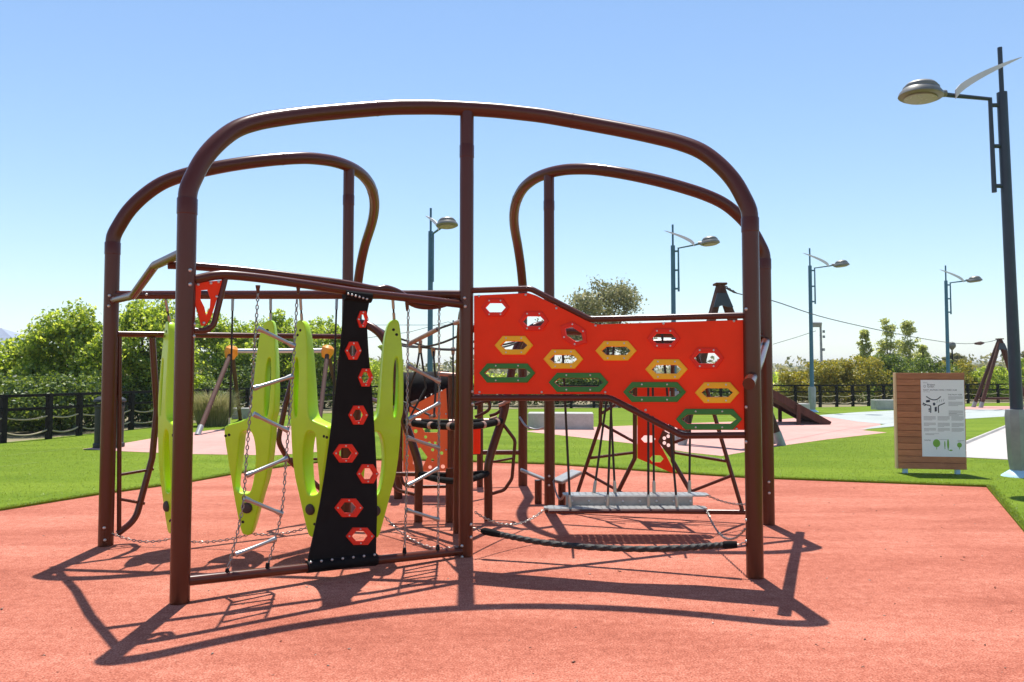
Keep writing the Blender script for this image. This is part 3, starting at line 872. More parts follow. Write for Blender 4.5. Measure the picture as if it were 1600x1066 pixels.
rail('rear_post', [Vector((at(750, 700, 11.05).x, 11.05, -0.02)), Vector((at(750, 700, 11.05).x, 11.05, 1.3))], 0.045)
rail('rear_rail', [at(718, 608, 10.1), at(760, 625, 10.5)], 0.03)
rail('rear_rail', [Vector((J_[0], J_[1], 1.3)), at(623, 640, 10.05)], 0.03)

rail('cable_loop', smooth_path([at(812, 652, 11.1), at(822, 666, 10.9), at(838, 671, 10.8), at(850, 668, 10.6)], 5), 0.014, m='cover', n=8)

# ------------------------------------------------------------------ chain ladders
def ladder(label, l, r, rungs):
    p0 = on(l[-1][0], l[-1][1], A, C)
    t = thing('chain_ladder', label, 'ladder', Vector((p0.x, p0.y, 0.1)), 'chain ladders on the front side')
    for side in (l, r):
        pts = smooth_path(AC(*side), 4)
        mb = MB(); mb.chain(pts); mb.build('chain', M['chain'], t)
        e = pts[-1]; mb = MB(); mb.tube([e + Vector((0, 0, 0.03)), e - Vector((0, 0, 0.035))], [0.013, 0.022], 10); mb.build('chain_foot', M['black'], t)
    for a, b_ in rungs:
        p, q = AC(a, b_)
        d = (q - p).normalized()
        mb = MB(); mb.tube([p, p + d * 0.03, p + d * 0.06, q - d * 0.06, q - d * 0.03, q], [0.021, 0.020, 0.0145, 0.0145, 0.020, 0.021], 14)
        mb.build('rung', M['steel'], t)
ladder('chain ladder with slanted steel rungs between the front left post and the black climbing sheet',
       [(403, 458), (398, 540), (391, 640), (384, 730), (378, 800), (355, 895)], [(464, 468), (460, 540), (455, 620), (447, 715), (440, 800), (418, 886)],
       [((403, 513), (460, 541)), ((396, 607), (457, 588)), ((396, 647), (450, 673)), ((385, 743), (449, 716)), ((382, 779), (441, 803)), ((368, 867), (431, 842))])
ladder('chain ladder with slanted steel rungs right of the black climbing sheet beside the middle post',
       [(638, 477), (637, 560), (636, 650), (635, 760), (632, 862)], [(686, 483), (686, 560), (686, 650), (685, 760), (684, 857)],
       [((638, 572), (687, 597)), ((637, 656), (687, 630)), ((636, 684), (686, 700)), ((637, 759), (685, 732)), ((635, 797), (685, 812))])

# ------------------------------------------------------------------ lime hanging pods
zs = 2.96; mpx = 0.00581
def PZ(x, y):  # metres in the pod's own plane: u from the outer edge towards the loop, v height
    py = 480 + y / zs
    return ((283 - x) / zs * mpx, CAM_H + (588 - py) * mpx)
pod_out = [PZ(*p) for p in ((240, 62), (262, 66), (271, 100), (279, 180), (284, 280), (286, 380), (284, 470), (279, 500), (274, 520), (273, 560), (264, 680), (250, 775), (230, 850), (208, 935), (184, 1025), (168, 1044), (148, 1044), (132, 1030), (116, 960), (98, 860), (80, 750), (66, 670), (56, 610), (52, 565), (60, 546), (90, 536), (130, 524), (158, 510), (172, 480), (178, 420), (184, 330), (192, 230), (202, 140), (218, 82))]
pod_hole = [PZ(*p) for p in ((130, 582), (160, 568), (180, 578), (194, 620), (200, 680), (196, 750), (184, 820), (168, 852), (132, 852), (110, 836), (106, 806), (114, 720), (122, 640))]
pod_slot = [PZ(*p) for p in ((240, 300), (246, 250), (256, 236), (262, 270), (262, 360), (258, 450), (250, 500), (241, 500), (238, 450), (238, 370))]
def resample(L, sub=3):
    n = len(L); out = []
    for i in range(n):
        a, b_, c, d = [Vector(L[(i + k) % n]) for k in (-1, 0, 1, 2)]
        for s in range(sub):
            t = s / sub
            q = 0.5 * ((2 * b_) + (c - a) * t + (2 * a - 5 * b_ + 4 * c - d) * t * t + (3 * b_ - a - 3 * c + d) * t ** 3)
            out.append(tuple(q))
    return out
po, phl, psl = resample(pod_out), resample(pod_hole), resample(pod_slot)
def pod_thick(u, v):
    s = (v - 0.12) / 1.95
    return 0.42 + 0.62 * sin(pi * min(1, max(0, s)) ** 0.9)
def pod(label, base_px, yaw, flip):
    d = ray(*base_px); P = Vector((B[0], B[1], 0)); Q = Vector((C[0], C[1], 0))
    c = on(base_px[0], base_px[1], B, C)
    o = Vector((c.x, c.y, 0))
    t = thing('hanging_pod', label, 'hanging step', o, 'lime hanging steps in the left wing')
    # local frame: u centred on the pod, x along the beam
    bd = (Q - P).normalized(); ca, sa = cos(yaw), sin(yaw)
    ux = Vector((bd.x * ca - bd.y * sa, bd.x * sa + bd.y * ca, 0)); nn = Vector((ux.y, -ux.x, 0))
    f = -1 if flip else 1
    UC = 0.20
    def mp(u, v, w): return o + ux * ((u - UC) * f) + nn * (w * f) + Vector((0, 0, v))
    mb = MB(); mb.plate(po, [phl, psl], 0.15, mp, b=0.014, seg=3, tf=pod_thick)
    body = mb.build('pod_body', M['pod'], t, 50)
    # raised panel edge lines, bolt holes, bumpers
    def disc(zx, zy, r, m, h, nm, par):
        u, v = PZ(zx, zy); k = pod_thick(u, v) * 0.075
        for s in (-1, 1):
            mb = MB(); p = mp(u, v, s * (k - 0.004)); ax = (mp(u, v, s * (k + 1)) - p).normalized()
            if h > 0.01: mb.lathe([(r, 0), (r * 0.97, h * 0.5), (r * 0.75, h * 0.85), (r * 0.3, h)], p, 16, axis=ax)
            else: mb.lathe([(r, 0), (r, 0.0055)], p, 12, axis=ax)
            mb.build(nm, M[m], par)
    disc(160, 920, 0.050, 'bumper', 0.035, 'bumper', t)
    for q in ((60, 592), (76, 588), (240, 108), (254, 130), (126, 980), (140, 985)): disc(*q, 0.013, 'hole', 0, 'bolt_hole', body)
    # two hanging ropes: spine top and outer corner of the seat
    for zx, zy, zt in ((248, 64, 2.25), (62, 548, 2.25)):
        u, v = PZ(zx, zy); p = mp(u, v - 0.02, 0)
        s = (Vector((p.x, p.y, 0)) - P).dot(bd)
        top = P + bd * s; top.z = 2.26
        mb = MB(); mb.tube([p + Vector((0, 0, 0.0)), top], 0.009, 8); mb.build('rope', M['ropeblack'], t)
        for a, b_ in ((0, 0.09), ((top - p).length - 0.11, (top - p).length)):
            dd = (top - p).normalized(); mb = MB(); mb.tube([p + dd * a, p + dd * b_], 0.014, 8); mb.build('rope_clamp', M['steel'], t)
    return mp
pod('lime green hanging step leftmost, just left of the front left post', (270, 700), radians(-40), False)
pod('lime green hanging step whose seat points left, behind the left chain ladder', (398, 700), radians(4), True)
pod('lime green hanging step whose seat points right, left of the black climbing sheet', (487, 700), radians(-20), False)
pod('lime green hanging step half hidden behind the black sheet, right of it', (592, 700), radians(28), True)
# chain along the pod feet
pc = thing('floor_chain', 'slack chain strung low from the rear left post under the lime steps', 'chain', gnd(440, 870))
mb = MB()
seqp = [(174, 833), (266, 842), (392, 834), (487, 822), (600, 806), (718, 853)]
for a, b_, s in zip(seqp[:-1], seqp[1:], (0.05, 0.05, 0.035, 0.04, 0.12)):
    mb.chain(sag(on(*a, B, C), on(*b_, B, C), s, 10))
mb.build('chain', M['chain'], pc)

# ------------------------------------------------------------------ swinging double beam on ropes
YB = 7.5
bx0, bx1 = at(850, 790, YB).x, at(1108, 790, YB).x
bridge = thing('hanging_beam', 'grey metal stepped beam hung on black ropes below the red panel', 'hanging beam', Vector(((bx0 + bx1) / 2, YB, 0)))
def perforated(x0, x1, y0, y1, z, th, nx, ny, name):
    mb = MB(); holes = []
    for i in range(nx):
        for j in range(ny):
            cx = x0 + (x1 - x0) * (i + .5) / nx; cy = y0 + (y1 - y0) * (j + .5) / ny
            r = 0.011
            holes.append([(cx + r * cos(2 * pi * k / 6), cy + r * sin(2 * pi * k / 6)) for k in range(6)])
    c = 0.05
    mb.plate([(x0, y0 + c), (x0 + c, y0), (x1 - c, y0), (x1, y0 + c), (x1, y1 - c), (x1 - c, y1), (x0 + c, y1), (x0, y1 - c)], holes, th, lambda u, v, w: (u, v, z + w))
    return mb.build(name, M['greymetal'], bridge, 30)
perforated(bx0, bx1 - 0.02, YB - 0.06, YB + 0.14, 0.285, 0.014, 24, 3, 'tread')
perforated(bx0 + 0.20, bx1 + 0.06, YB + 0.18, YB + 0.40, 0.375, 0.014, 22, 3, 'tread')
mb = MB(); mb.box(((bx0 + bx1) / 2 + .05, YB + 0.16, 0.315), (bx1 - bx0 - 0.34, 0.02, 0.13), bev=0.004); mb.build('web', M['greymetal'], bridge)
mb = MB(); mb.tube([(bx0 + 0.04, YB - 0.065, 0.268), (bx1 - 0.05, YB - 0.065, 0.268)], 0.020, 10); mb.build('edge_tube', M['brown'], bridge)
for i in range(8):
    x = bx0 + 0.28 + i * 0.165
    o = shared('bolt', bolt_me, (x, YB + 0.149, 0.33), bridge)
for px0, px1, y1, dy in ((886, 891, 786, 0.0), (939, 928, 768, .36), (953, 949, 783, 0.02), (957, 961, 775, .34), (1013, 1013, 785, 0.02), (1021, 1022, 778, .34), (1049, 1058, 790, 0.0), (1078, 1077, 764, .36)):
    z = 0.29 if dy < 0.1 else 0.38
    bxp = at(px1, y1, YB + dy); p = Vector((bxp.x, YB + dy, z)); q0 = at(px0, 690, YB + dy)
    q = p + (q0 - p) * ((1.96 - z) / (q0.z - z)); 
    mb = MB(); mb.tube([p, q], 0.0115, 8); mb.build('rope', M['ropeblack'], bridge)
    dd = (q - p).normalized(); mb = MB(); mb.tube([p, p + dd * 0.10, p + dd * 0.125], [0.017, 0.017, 0.012], 8); mb.build('rope_clamp', M['steel'], bridge)
def c_chain(a, b_, s): mb = MB(); mb.chain(sag(a, b_, s, 10)); mb.build('chain', M['chain'], bridge)
c_chain((bx0 + .01, YB, 0.28), on(742, 800, C, (C[0] + 1, C[1])), 0.13)
c_chain((bx1 - .03, YB, 0.28), on(1165, 826, D, (D[0] + 1, D[1])), 0.17)
c_chain((bx0 + 0.21, YB + .28, 0.37), on(864, 748, F_, (F_[0] + 1, F_[1] - .3)), 0.12)
c_chain((bx1 + 0.05, YB + .28, 0.37), on(1190, 783, E_, (E_[0] + 1, E_[1])), 0.06)

# thick braided rope between middle and right posts
mfq = pl(C, D)
br = thing('balance_rope', 'thick black braided rope slung low between the middle and right posts', 'rope', gnd(950, 870))
pts = smooth_path(mfq((768, 832), (800, 839), (850, 848), (920, 855), (1000, 858), (1070, 856), (1120, 852.5), (1150, 851)), 22)
mb = MB(); mb.tube(pts, 0.0235, 18, prof=lambda a, i: 1 + 0.16 * cos(4 * a + i * 1.15)); mb.build('braided_rope', M['ropeblack'], br)
for a, b_ in (((752, 829), (782, 835.5)), ((1128, 852), (1152, 851))):
    p, q = mfq(a, b_); d = q - p
    mb = MB(); mb.tube([p, p + d * .15, p + d * .6, q], [0.018, 0.031, 0.031, 0.026], 14); mb.build('rope_sleeve', M['foam'], br)
for a, b_ in (((736, 824), (754, 829.5)), ((1150, 851), (1166, 850))):
    mb = MB(); mb.chain(mfq(a, b_), L=0.05, W=0.03, wr=0.005); mb.build('shackle', M['chain'], br)

# small rocking footplates near the rear post
st = thing('tilting_footplates', 'pair of grey tilted footplates on short brown stubs by the rear post', 'footplates', gnd(845, 768))
for c_, s, rx, rz in ((at(838, 744, 9.6), (0.42, 0.16, 0.03), radians(22), 0), (at(886, 745, 9.1), (0.30, 0.22, 0.04), radians(-20), radians(28))):
    R = Matrix.Rotation(rz, 3, 'Z') @ Matrix.Rotation(rx, 3, 'Y')
    mb = MB(); mb.box(c_, s, bev=0.008, M=R); mb.build('footplate', M['greymetal'], st)
for q, Y in ((841, 9.6), (878, 9.15)):
    p = at(q, 750, Y); mb = MB(); mb.tube([Vector((p.x, Y, -0.02)), Vector((p.x, Y, p.z))], 0.045, 12); mb.build('stub', M['brown'], st)

# ------------------------------------------------------------------ information board
L0, R0 = Vector((6.14, 12.45, 0)), Vector((7.125, 12.28, 0))
sd = (R0 - L0).normalized(); sn = Vector((sd.y, -sd.x, 0)); SW = (R0 - L0).length
sign = thing('information_board', 'red-brown plank board with white park poster on the turf', 'sign', (L0 + R0) / 2)
def sp(u, v, w): return L0 + sd * u + sn * w + Vector((0, 0, v))
SR = Matrix((sd, sn, Vector((0, 0, 1)))).transposed()
z0, z1 = 0.085, 1.605; npl = 15; hh = (z1 - z0) / npl
for i in range(npl):
    mb = MB(); mb.box(sp(SW / 2, z0 + hh * (i + .5), 0.05), (SW, 0.024, hh - 0.005), bev=0.003, M=SR); mb.build('plank', M['plank'], sign)
mb = MB(); mb.box(sp(SW / 2, (z0 + z1) / 2, 0.0), (SW - 0.004, 0.074, z1 - z0 - 0.006), M=SR); mb.build('carcass', M['darkwood'], sign)
for u in (-0.014,):
    mb = MB(); mb.box(sp(u, (z0 + z1) / 2, 0.012), (0.024, 0.10, z1 - z0), M=SR, bev=0.003); mb.build('edge_board', M['edgewood'], sign)
for u in (0.11, SW - 0.12):
    mb = MB(); mb.box(sp(u, 0.045, 0.01), (0.07, 0.07, 0.12), M=SR, bev=0.006); mb.build('foot', M['paleblue'], sign)
pu0, pu1, pv0, pv1 = 0.355, SW - 0.012, 0.285, 1.49
mb = MB(); mb.box(sp((pu0 + pu1) / 2, (pv0 + pv1) / 2, 0.0645), (pu1 - pu0, 0.004, pv1 - pv0), M=SR); poster = mb.build('poster', M['poster'], sign)
PW = pu1 - pu0; PH = pv1 - pv0
def pp(x, y, w=0.0675): return sp(pu0 + x * PW, pv1 - y * PH, w)     # poster fractions, y down
def print_rects(rs, m, nm):
    mb = MB()
    for x0, y0, x1, y1 in rs: mb.add([pp(x0, y1), pp(x1, y1), pp(x1, y0), pp(x0, y0)], [(0, 1, 2, 3)])
    return mb.build(nm, m, poster, 0)
def text(s, x, y, size, m, nm='lettering'):
    cu = bpy.data.curves.new('t', 'FONT'); cu.body = s; cu.size = size
    ob = bpy.data.objects.new('t', cu); me = bpy.data.meshes.new_from_object(ob)
    bpy.data.objects.remove(ob); bpy.data.curves.remove(cu)
    o0 = pp(x, y, 0.0676)
    for v in me.vertices: v.co = o0 + sd * v.co.x + Vector((0, 0, v.co.y))
    me.materials.clear(); me.materials.append(m); me.name = nm
    return link(nm, me, poster)
text("Project", 0.15, 0.072, 0.040, M['navy']); text("Green", 0.15, 0.098, 0.040, M['navy'])
text("SANT' ANTNIN FAMILY PARK HUB", 0.055, 0.140, 0.032, M['navy'])
text("Marsaskala", 0.055, 0.160, 0.022, M['greyprint'])
text("THE PLAY HUB", 0.62, 0.200, 0.031, M['navy'])
text("FAUNA", 0.055, 0.795, 0.028, M['navy'])
rs = []
rg = random.Random(3)
def para(x0, x1, y0, n, dy=0.0115):
    for i in range(n): rs.append((x0, y0 + i * dy, x1 if i < n - 1 else x0 + (x1 - x0) * rg.uniform(.4, .9), y0 + i * dy + 0.0045))
para(.63, .96, .215, 4); para(.63, .96, .285, 5); para(.63, .96, .40, 4); para(.63, .96, .44, 3)
for x0, x1 in ((.05, .33), (.37, .65), (.69, .97)):
    para(x0, x1, .475, 5); para(x0, x1, .56, 4 if x0 < .3 else 5); para(x0, x1, .63, 4)
para(.08, .40, .70, 2); para(.05, .2, .035, 1); para(.82, .97, .785, 2); para(.4, .65, .775, 1)
print_rects(rs, M['greyprint'], 'small_print')['kind'] = 'stuff'
def stroke(pts, w, m, nm):
    mb = MB(); P_ = smooth_path([Vector((x, y, 0)) for x, y in pts], 5); out = []
    for i, p in enumerate(P_):
        t = (P_[min(i + 1, len(P_) - 1)] - P_[max(i - 1, 0)]).normalized(); n = Vector((-t.y, t.x, 0)) * w
        out += [pp(p.x + n.x, p.y + n.y * PW / PH), pp(p.x - n.x, p.y - n.y * PW / PH)]
    mb.add(out, [(2 * i, 2 * i + 1, 2 * i + 3, 2 * i + 2) for i in range(len(P_) - 1)]); return mb.build(nm, m, poster, 0)
for pts in ([(.12, .215), (.22, .25), (.30, .26), (.38, .25), (.46, .215)], [(.04, .30), (.12, .325), (.20, .335), (.22, .36), (.215, .43)], [(.55, .30), (.47, .32), (.41, .335), (.395, .36), (.40, .43)]):
    stroke(pts, 0.012, M['navy'], 'plan_drawing')
mb = MB()
for x, y, w, h in ((.16, .28, .09, .03), (.335, .385, .05, .06), (.05, .32, .04, .012), (.08, .335, .05, .012), (.185, .385, .035, .02), (.185, .41, .03, .015)):
    mb.add([pp(x - w / 2, y + h / 2), pp(x + w / 2, y + h / 2 - .006), pp(x + w / 2, y - h / 2 - .006), pp(x - w / 2, y - h / 2)], [(0, 1, 2, 3)])
mb.add([pp(.30 + .03 * cos(i * pi / 8), .315 + .02 * sin(i * pi / 8)) for i in range(15, -1, -1)], [tuple(range(16))])
for i in range(4): mb.add([pp(.36 + i * .05, .30 - i * .007), pp(.366 + i * .05, .30 - i * .007), pp(.386 + i * .05, .265 - i * .007), pp(.38 + i * .05, .265 - i * .007)], [(0, 1, 2, 3)])
mb.build('plan_drawing', M['navy'], poster, 0)
mb = MB()   # logo drop outline
for i in range(16):
    a0, a1 = 2 * pi * i / 16, 2 * pi * (i + 1) / 16
    mb.add([pp(.09 + .028 * cos(a0), .082 + .018 * sin(a0)), pp(.09 + .028 * cos(a1), .082 + .018 * sin(a1)), pp(.09 + .020 * cos(a1), .082 + .012 * sin(a1)), pp(.09 + .020 * cos(a0), .082 + .012 * sin(a0))], [(0, 1, 2, 3)])
mb.build('logo', M['greyprint'], poster, 0)
mb = MB()
def blob(cx, cy, rx, ry): mb.add([pp(cx + rx * cos(-2 * pi * i / 20), cy + ry * sin(-2 * pi * i / 20)) for i in range(20)], [tuple(range(20))])
blob(.335, .825, .085, .052); blob(.60, .835, .024, .065); blob(.525, .84, .014, .045); blob(.86, .845, .055, .033); blob(.66, .915, .04, .009)
for x, y0, y1 in ((.335, .87, .905), (.60, .89, .915), (.525, .88, .9), (.86, .87, .90)): mb.add([pp(x - .008, y1), pp(x + .008, y1), pp(x + .008, y0), pp(x - .008, y0)], [(0, 1, 2, 3)])
mb.build('tree_drawing', M['greenprint'], poster, 0)

# ------------------------------------------------------------------ street lamps
def lamp(label, X, Y, side, hgt, pole_m, cover=True, yaw=0.0):
    t = thing('street_lamp', label, 'street lamp', (X, Y, 0), 'street lamps')
    k = hgt / 6.72
    lean = radians(-1.0) if pole_m == 'lamp_blue' else 0.0
    t.rotation_euler = (0, lean, 0)
    def q(x, z, y=0.0):
        x *= side; return Vector((X + x * cos(yaw) - y * sin(yaw), Y + x * sin(yaw) + y * cos(yaw), z * k))
    mb = MB(); mb.tube([q(0, 0.02), q(0, 3), q(0, 6.0)], [0.094, 0.080, 0.074], 18); mb.build('pole', M[pole_m], t)
    mb = MB(); mb.tube([q(0, 5.98), q(0, 6.72)], 0.034, 12); mb.build('finial_rod', M[pole_m], t)
    mb = MB(); mb.tube(fillet([q(0.19, 4.42), q(0.19, 5.90), q(0.8, 5.97), q(0.94, 5.99)], [0, 0, 0.16, 0, 0]), 0.036, 10); mb.build('arm', M[pole_m], t)
    for z in (4.52, 5.15, 5.80):
        mb = MB(); mb.tube([q(0.06, z), q(0.19, z)], 0.034, 8); mb.build('arm_bracket', M[pole_m], t)
    mb = MB(); c = q(1.28, 5.93); tilt = Vector((-0.10 * side * cos(yaw), -0.10 * side * sin(yaw), 1))
    mb.lathe([(0.10, 0.0), (0.30, 0.012), (0.325, 0.03), (0.315, 0.075), (0.265, 0.14), (0.265, 0.165), (0.24, 0.17), (0.235, 0.20), (0.20, 0.235), (0.12, 0.265), (0.0, 0.275)], c, 28, axis=tilt)
    hd = mb.build('lamp_head', M['lamp_grey'], t)
    mb = MB(); mb.lathe([(0.24, -0.012), (0.24, 0.008), (0.20, 0.014)], c - Vector((0, 0, 0.004)), 24, axis=tilt); mb.build('lamp_glass', M['lamp_glass'], hd)
    mb = MB(); mb.tube([q(0.88, 6.0), q(1.08, 6.0)], 0.055, 10); mb.build('head_socket', M['lamp_grey'], t)
    # long curved blade
    n = 14; up_, lo_ = [], []
    for i in range(n + 1):
        s = i / n
        x = 0.76 - 1.05 * s; z = 5.95 + 0.58 * s ** 0.72
        w = 0.085 * (1 - s) ** 0.75 + 0.004
        up_.append((x, z + w)); lo_.append((x, z - w * 0.6))
    mb = MB(); mb.plate(up_ + [(-.30, 6.53)] + lo_[::-1], [], 0.03, lambda u, v, w: q(u, v, w - 0.055)); mb.build('blade', M['blade'], t)
    if cover:
        mb = MB(); prof = []
        for z, r in ((0.10, 0.125), (0.30, 0.15), (0.95, 0.165), (1.04, 0.15)):
            prof.append([q(r * cos(2 * pi * i / 8 + pi / 8), z, r * sin(2 * pi * i / 8 + pi / 8)) for i in range(8)])
        mb.ring_sweep(prof); mb.build('column_cover', M['cover'], t, 20)
    mb = MB(); mb.lathe([(0.26, 0.0), (0.25, 0.025), (0.13, 0.11), (0.11, 0.12)], q(0, 0.0), 16); mb.build('base_cone', M['paleblue'], t)
lx = lambda px, Y: (px - 800) / FOC * Y
lamp('tall slate street lamp with grey column cover, nearest, at the right edge', lx(1588, 12.0), 12.0, -1, 6.72, 'lamp_blue')
lamp('blue street lamp seen left of the middle post of the frame', lx(672, 23.7), 23.7, 1, 6.72, 'lamp_teal', True, radians(-62))
lamp('blue street lamp rising above the red panel', lx(1053, 26.3), 26.3, 1, 6.72, 'lamp_teal', True, radians(-30))
lamp('blue street lamp standing by the rope fence behind the wooden ramp', lx(1268, 33.5), 33.5, 1, 7.1, 'lamp_teal', True, radians(-15))
lamp('blue street lamp rising behind the information board', lx(1481, 37.0), 37.0, 1, 6.85, 'lamp_teal', True, radians(-10))

# ------------------------------------------------------------------ cableway frames, cable, ramp
def aframe(label, apex, fl, fr_, spread, bar=True):
    t = thing('timber_trestle', label, 'cableway frame', Vector((apex.x, apex.y, 0)), 'timber cableway frames')
    for f in (fl, fr_):
        for s in (-1, 1):
            ft = Vector((f.x, f.y + s * spread, -0.02)); tp = apex + (ft - apex) * 0.0 + Vector((0, s * 0.06, 0)); mb = MB(); mb.tube([ft, ft.lerp(tp, .12), tp], [0.085, 0.088, 0.08], 14); l = mb.build('leg', M['darkwood'], t)
            mb = MB(); mb.tube([ft, ft.lerp(tp, .09)], 0.096, 14); mb.build('leg_shoe', M['cover'], l)
    mb = MB(); mb.plate([(-.11, -.18), (.11, -.18), (.24, -.50), (.13, -.50), (0, -.46), (-.12, -.50), (-.20, -.50)], [], 0.03, lambda u, v, w: apex + Vector((u, w - spread * 0.14 - 0.15, v))); mb.build('head_plate', M['lamp_blue'], t)
    mb = MB(); mb.box(apex + Vector((0, 0, 0.04)), (0.26, 0.30, 0.05), bev=.01); mb.build('head_cap', M['darkwood'], t)
    if bar:
        mb = MB(); a = apex + (Vector((fl.x, fl.y, 0)) - apex) * 0.86; b_ = apex + (Vector((fr_.x, fr_.y, 0)) - apex) * 0.86
        mb.tube([a, b_], 0.06, 10); mb.build('cross_bar', M['darkwood'], t)
ap1 = at(1125, 447, 17.6); ap2 = at(1562, 531, 38.0)
aframe('near timber A-frame of the cableway seen above the red panel', ap1, Vector((lx(1060, 17.6), 17.6, 0)), Vector((lx(1214, 17.6), 17.6, 0)), 0.25, False)
aframe('far timber A-frame of the cableway left of the nearest lamp pole', ap2, Vector((lx(1524, 38.0), 38.0, 0)), Vector((lx(1602, 38.0), 38.0, 0)), 0.3, True)
cb = thing('cableway_cable', 'thin steel cableway cable running between the two timber A-frames', 'cable', Vector(((ap1.x + ap2.x) / 2, 28, 0)))
cpts = [ap1 + Vector((0, 0, .05))] + [at(x, y, Y) for x, y, Y in ((1150, 458, 18.6), (1207, 470, 20.5), (1280, 494, 23.5), (1360, 513, 27), (1440, 529, 31.5), (1500, 537, 35), (1540, 535, 37))] + [ap2 + Vector((0, 0, .03))]
mb = MB(); mb.tube(smooth_path(cpts, 5), 0.013, 6); mb.build('wire', M['wire'], cb)
mb = MB(); mb.chain([cpts[0], cpts[1]], L=0.16, W=0.07, wr=0.014); mb.build('spring', M['wire'], cb)
mb = MB(); mb.tube([at(1524, 537, 36), at(1532, 536.5, 36.5), at(1537, 536, 37)], [0.05, 0.09, 0.04], 8); mb.build('brake_block', M['darkwood'], cb)

ramp = thing('wooden_ramp', 'dark wooden start ramp of the cableway on the pink path', 'ramp', gnd(1250, 668))
tip = gnd(1292, 664); hi = at(1190, 603, tip.y - 0.6); hi.x = lx(1190, tip.y - 0.6)
dv = Vector((hi.x - tip.x, 0, hi.z)); wdt = 1.6
nb = 9
for i in range(nb):
    y0 = tip.y - 0.1 + wdt * i / nb
    c_ = Vector((tip.x, y0 + wdt / nb / 2, 0.03)) + dv * 0.5
    ang = atan2(dv.z, dv.x)
    R = Matrix.Rotation(-ang, 3, 'Y')
    mb = MB(); mb.box(c_, (dv.length, wdt / nb - 0.012, 0.06), M=R, bev=0.006); mb.build('deck_board', M['darkwood'], ramp)
for y0 in (tip.y - 0.16, tip.y + wdt - 0.06):
    mb = MB(); a = Vector((tip.x + .02, y0, 0.02)); b_ = a + dv
    mb.box((a + b_) / 2 + Vector((0, 0, -0.02)), (dv.length, 0.07, 0.24), M=Matrix.Rotation(-atan2(dv.z, dv.x), 3, 'Y'), bev=0.008); mb.build('stringer', M['darkwood'], ramp)
    for s in (0.45, 0.97):
        p = a + dv * s; mb = MB(); mb.box((p.x, y0 - 0.08, p.z / 2 + .02), (0.11, 0.09, p.z + .12), bev=0.006); mb.build('ramp_post', M['darkwood'], ramp)

# ------------------------------------------------------------------ concrete blocks
def cblock(label, x0, x1, ytop, ybot, depth=0.55, rz=0.0):
    a, b_ = gnd(x0, ybot), gnd(x1, ybot); h = at(x0, ytop, a.y).z
    h = max(0.35, min(0.6, h))
    mb = MB(); mb.box(((a.x + b_.x) / 2, a.y + depth / 2, h / 2 + 0.0), (abs(b_.x - a.x), depth, h), rz=rz, bev=0.015)
    tag(mb.build('concrete_block', M['block'], None), label, 'concrete block', 'concrete seat blocks')
cblock('long pale concrete block on the turf seen under the red panel', 826, 929, 646, 672, 0.9, radians(-4))
cblock('short white concrete block behind the tip of the wooden ramp', 1238, 1266, 631, 648)
cblock('low concrete block left of the information board near the fence', 1369, 1402, 625, 641)
cblock('low concrete block behind the lime steps near the left fence', 345, 392, 638, 655)

# ------------------------------------------------------------------ swing frame at the left rear
sw = thing('swing_frame', 'brown swing frame with orange corner joints and steel top bar behind the lime steps', 'swing', Vector((-7.0, 23.2, 0)))
apL = at(362, 549, 23.0); apR = at(512, 548, 23.6)
for apx, f1, f2 in ((apL, gnd(308, 681), gnd(376, 657)), (apR, gnd(497, 676), gnd(536, 657))):
    for f in (f1, f2):
        mb = MB(); mb.tube([Vector((f.x, f.y, -.02)), apx], 0.065, 12); l = mb.build('leg', M['darkwood'], sw)
        fv = Vector((f.x, f.y, 0)); mb = MB(); mb.tube([fv, fv.lerp(apx, .10)], 0.074, 12); mb.build('leg_shoe', M['cover'], l)
    mb = MB(); mb.lathe([(0.03, -0.26), (0.13, -0.22), (0.20, -0.05), (0.19, 0.08), (0.10, 0.16), (0.02, 0.17)], apx, 14, axis=(0.25, 0, 1)); mb.build('corner_joint', M['orangejoint'], sw)
mb = MB(); mb.tube([apL, apR], 0.075, 14); mb.build('top_bar', M['steel'], sw)
for s in (0.28, 0.36, 0.66, 0.74):
    p = apL.lerp(apR, s); mb = MB(); mb.chain([p, p - Vector((0, 0, 1.6))], L=0.08, W=0.04, wr=0.008); mb.build('swing_chain', M['chain'], sw)
for s in (0.32, 0.70):
    p = apL.lerp(apR, s); mb = MB(); mb.box(p - Vector((0, 0, 1.62)), (0.42, 0.18, 0.04), bev=0.01); mb.build('swing_seat', M['foam'], sw)

# ------------------------------------------------------------------ litter bin
bn = thing('litter_bin', 'black round litter bin with domed lid on the turf by the left fence', 'litter bin', gnd(170, 700))
p = gnd(170, 700)
mb = MB(); mb.lathe([(0.31, 0.0), (0.31, 0.10), (0.285, 0.12), (0.285, 0.86), (0.30, 0.88), (0.30, 0.92)], p, 28); mb.build('bin_body', M['bin'], bn)
mb = MB(); mb.lathe([(0.315, 0.99), (0.325, 1.01), (0.31, 1.05), (0.22, 1.11), (0.05, 1.13)], p, 28); mb.build('bin_lid', M['bin'], bn)
for i in range(4):
    a = pi / 4 + i * pi / 2; q = p + Vector((0.28 * cos(a), 0.28 * sin(a), 0)); mb = MB(); mb.tube([q + Vector((0, 0, .9)), q + Vector((0, 0, 1.0))], 0.02, 8); mb.build('lid_strut', M['bin'], bn)

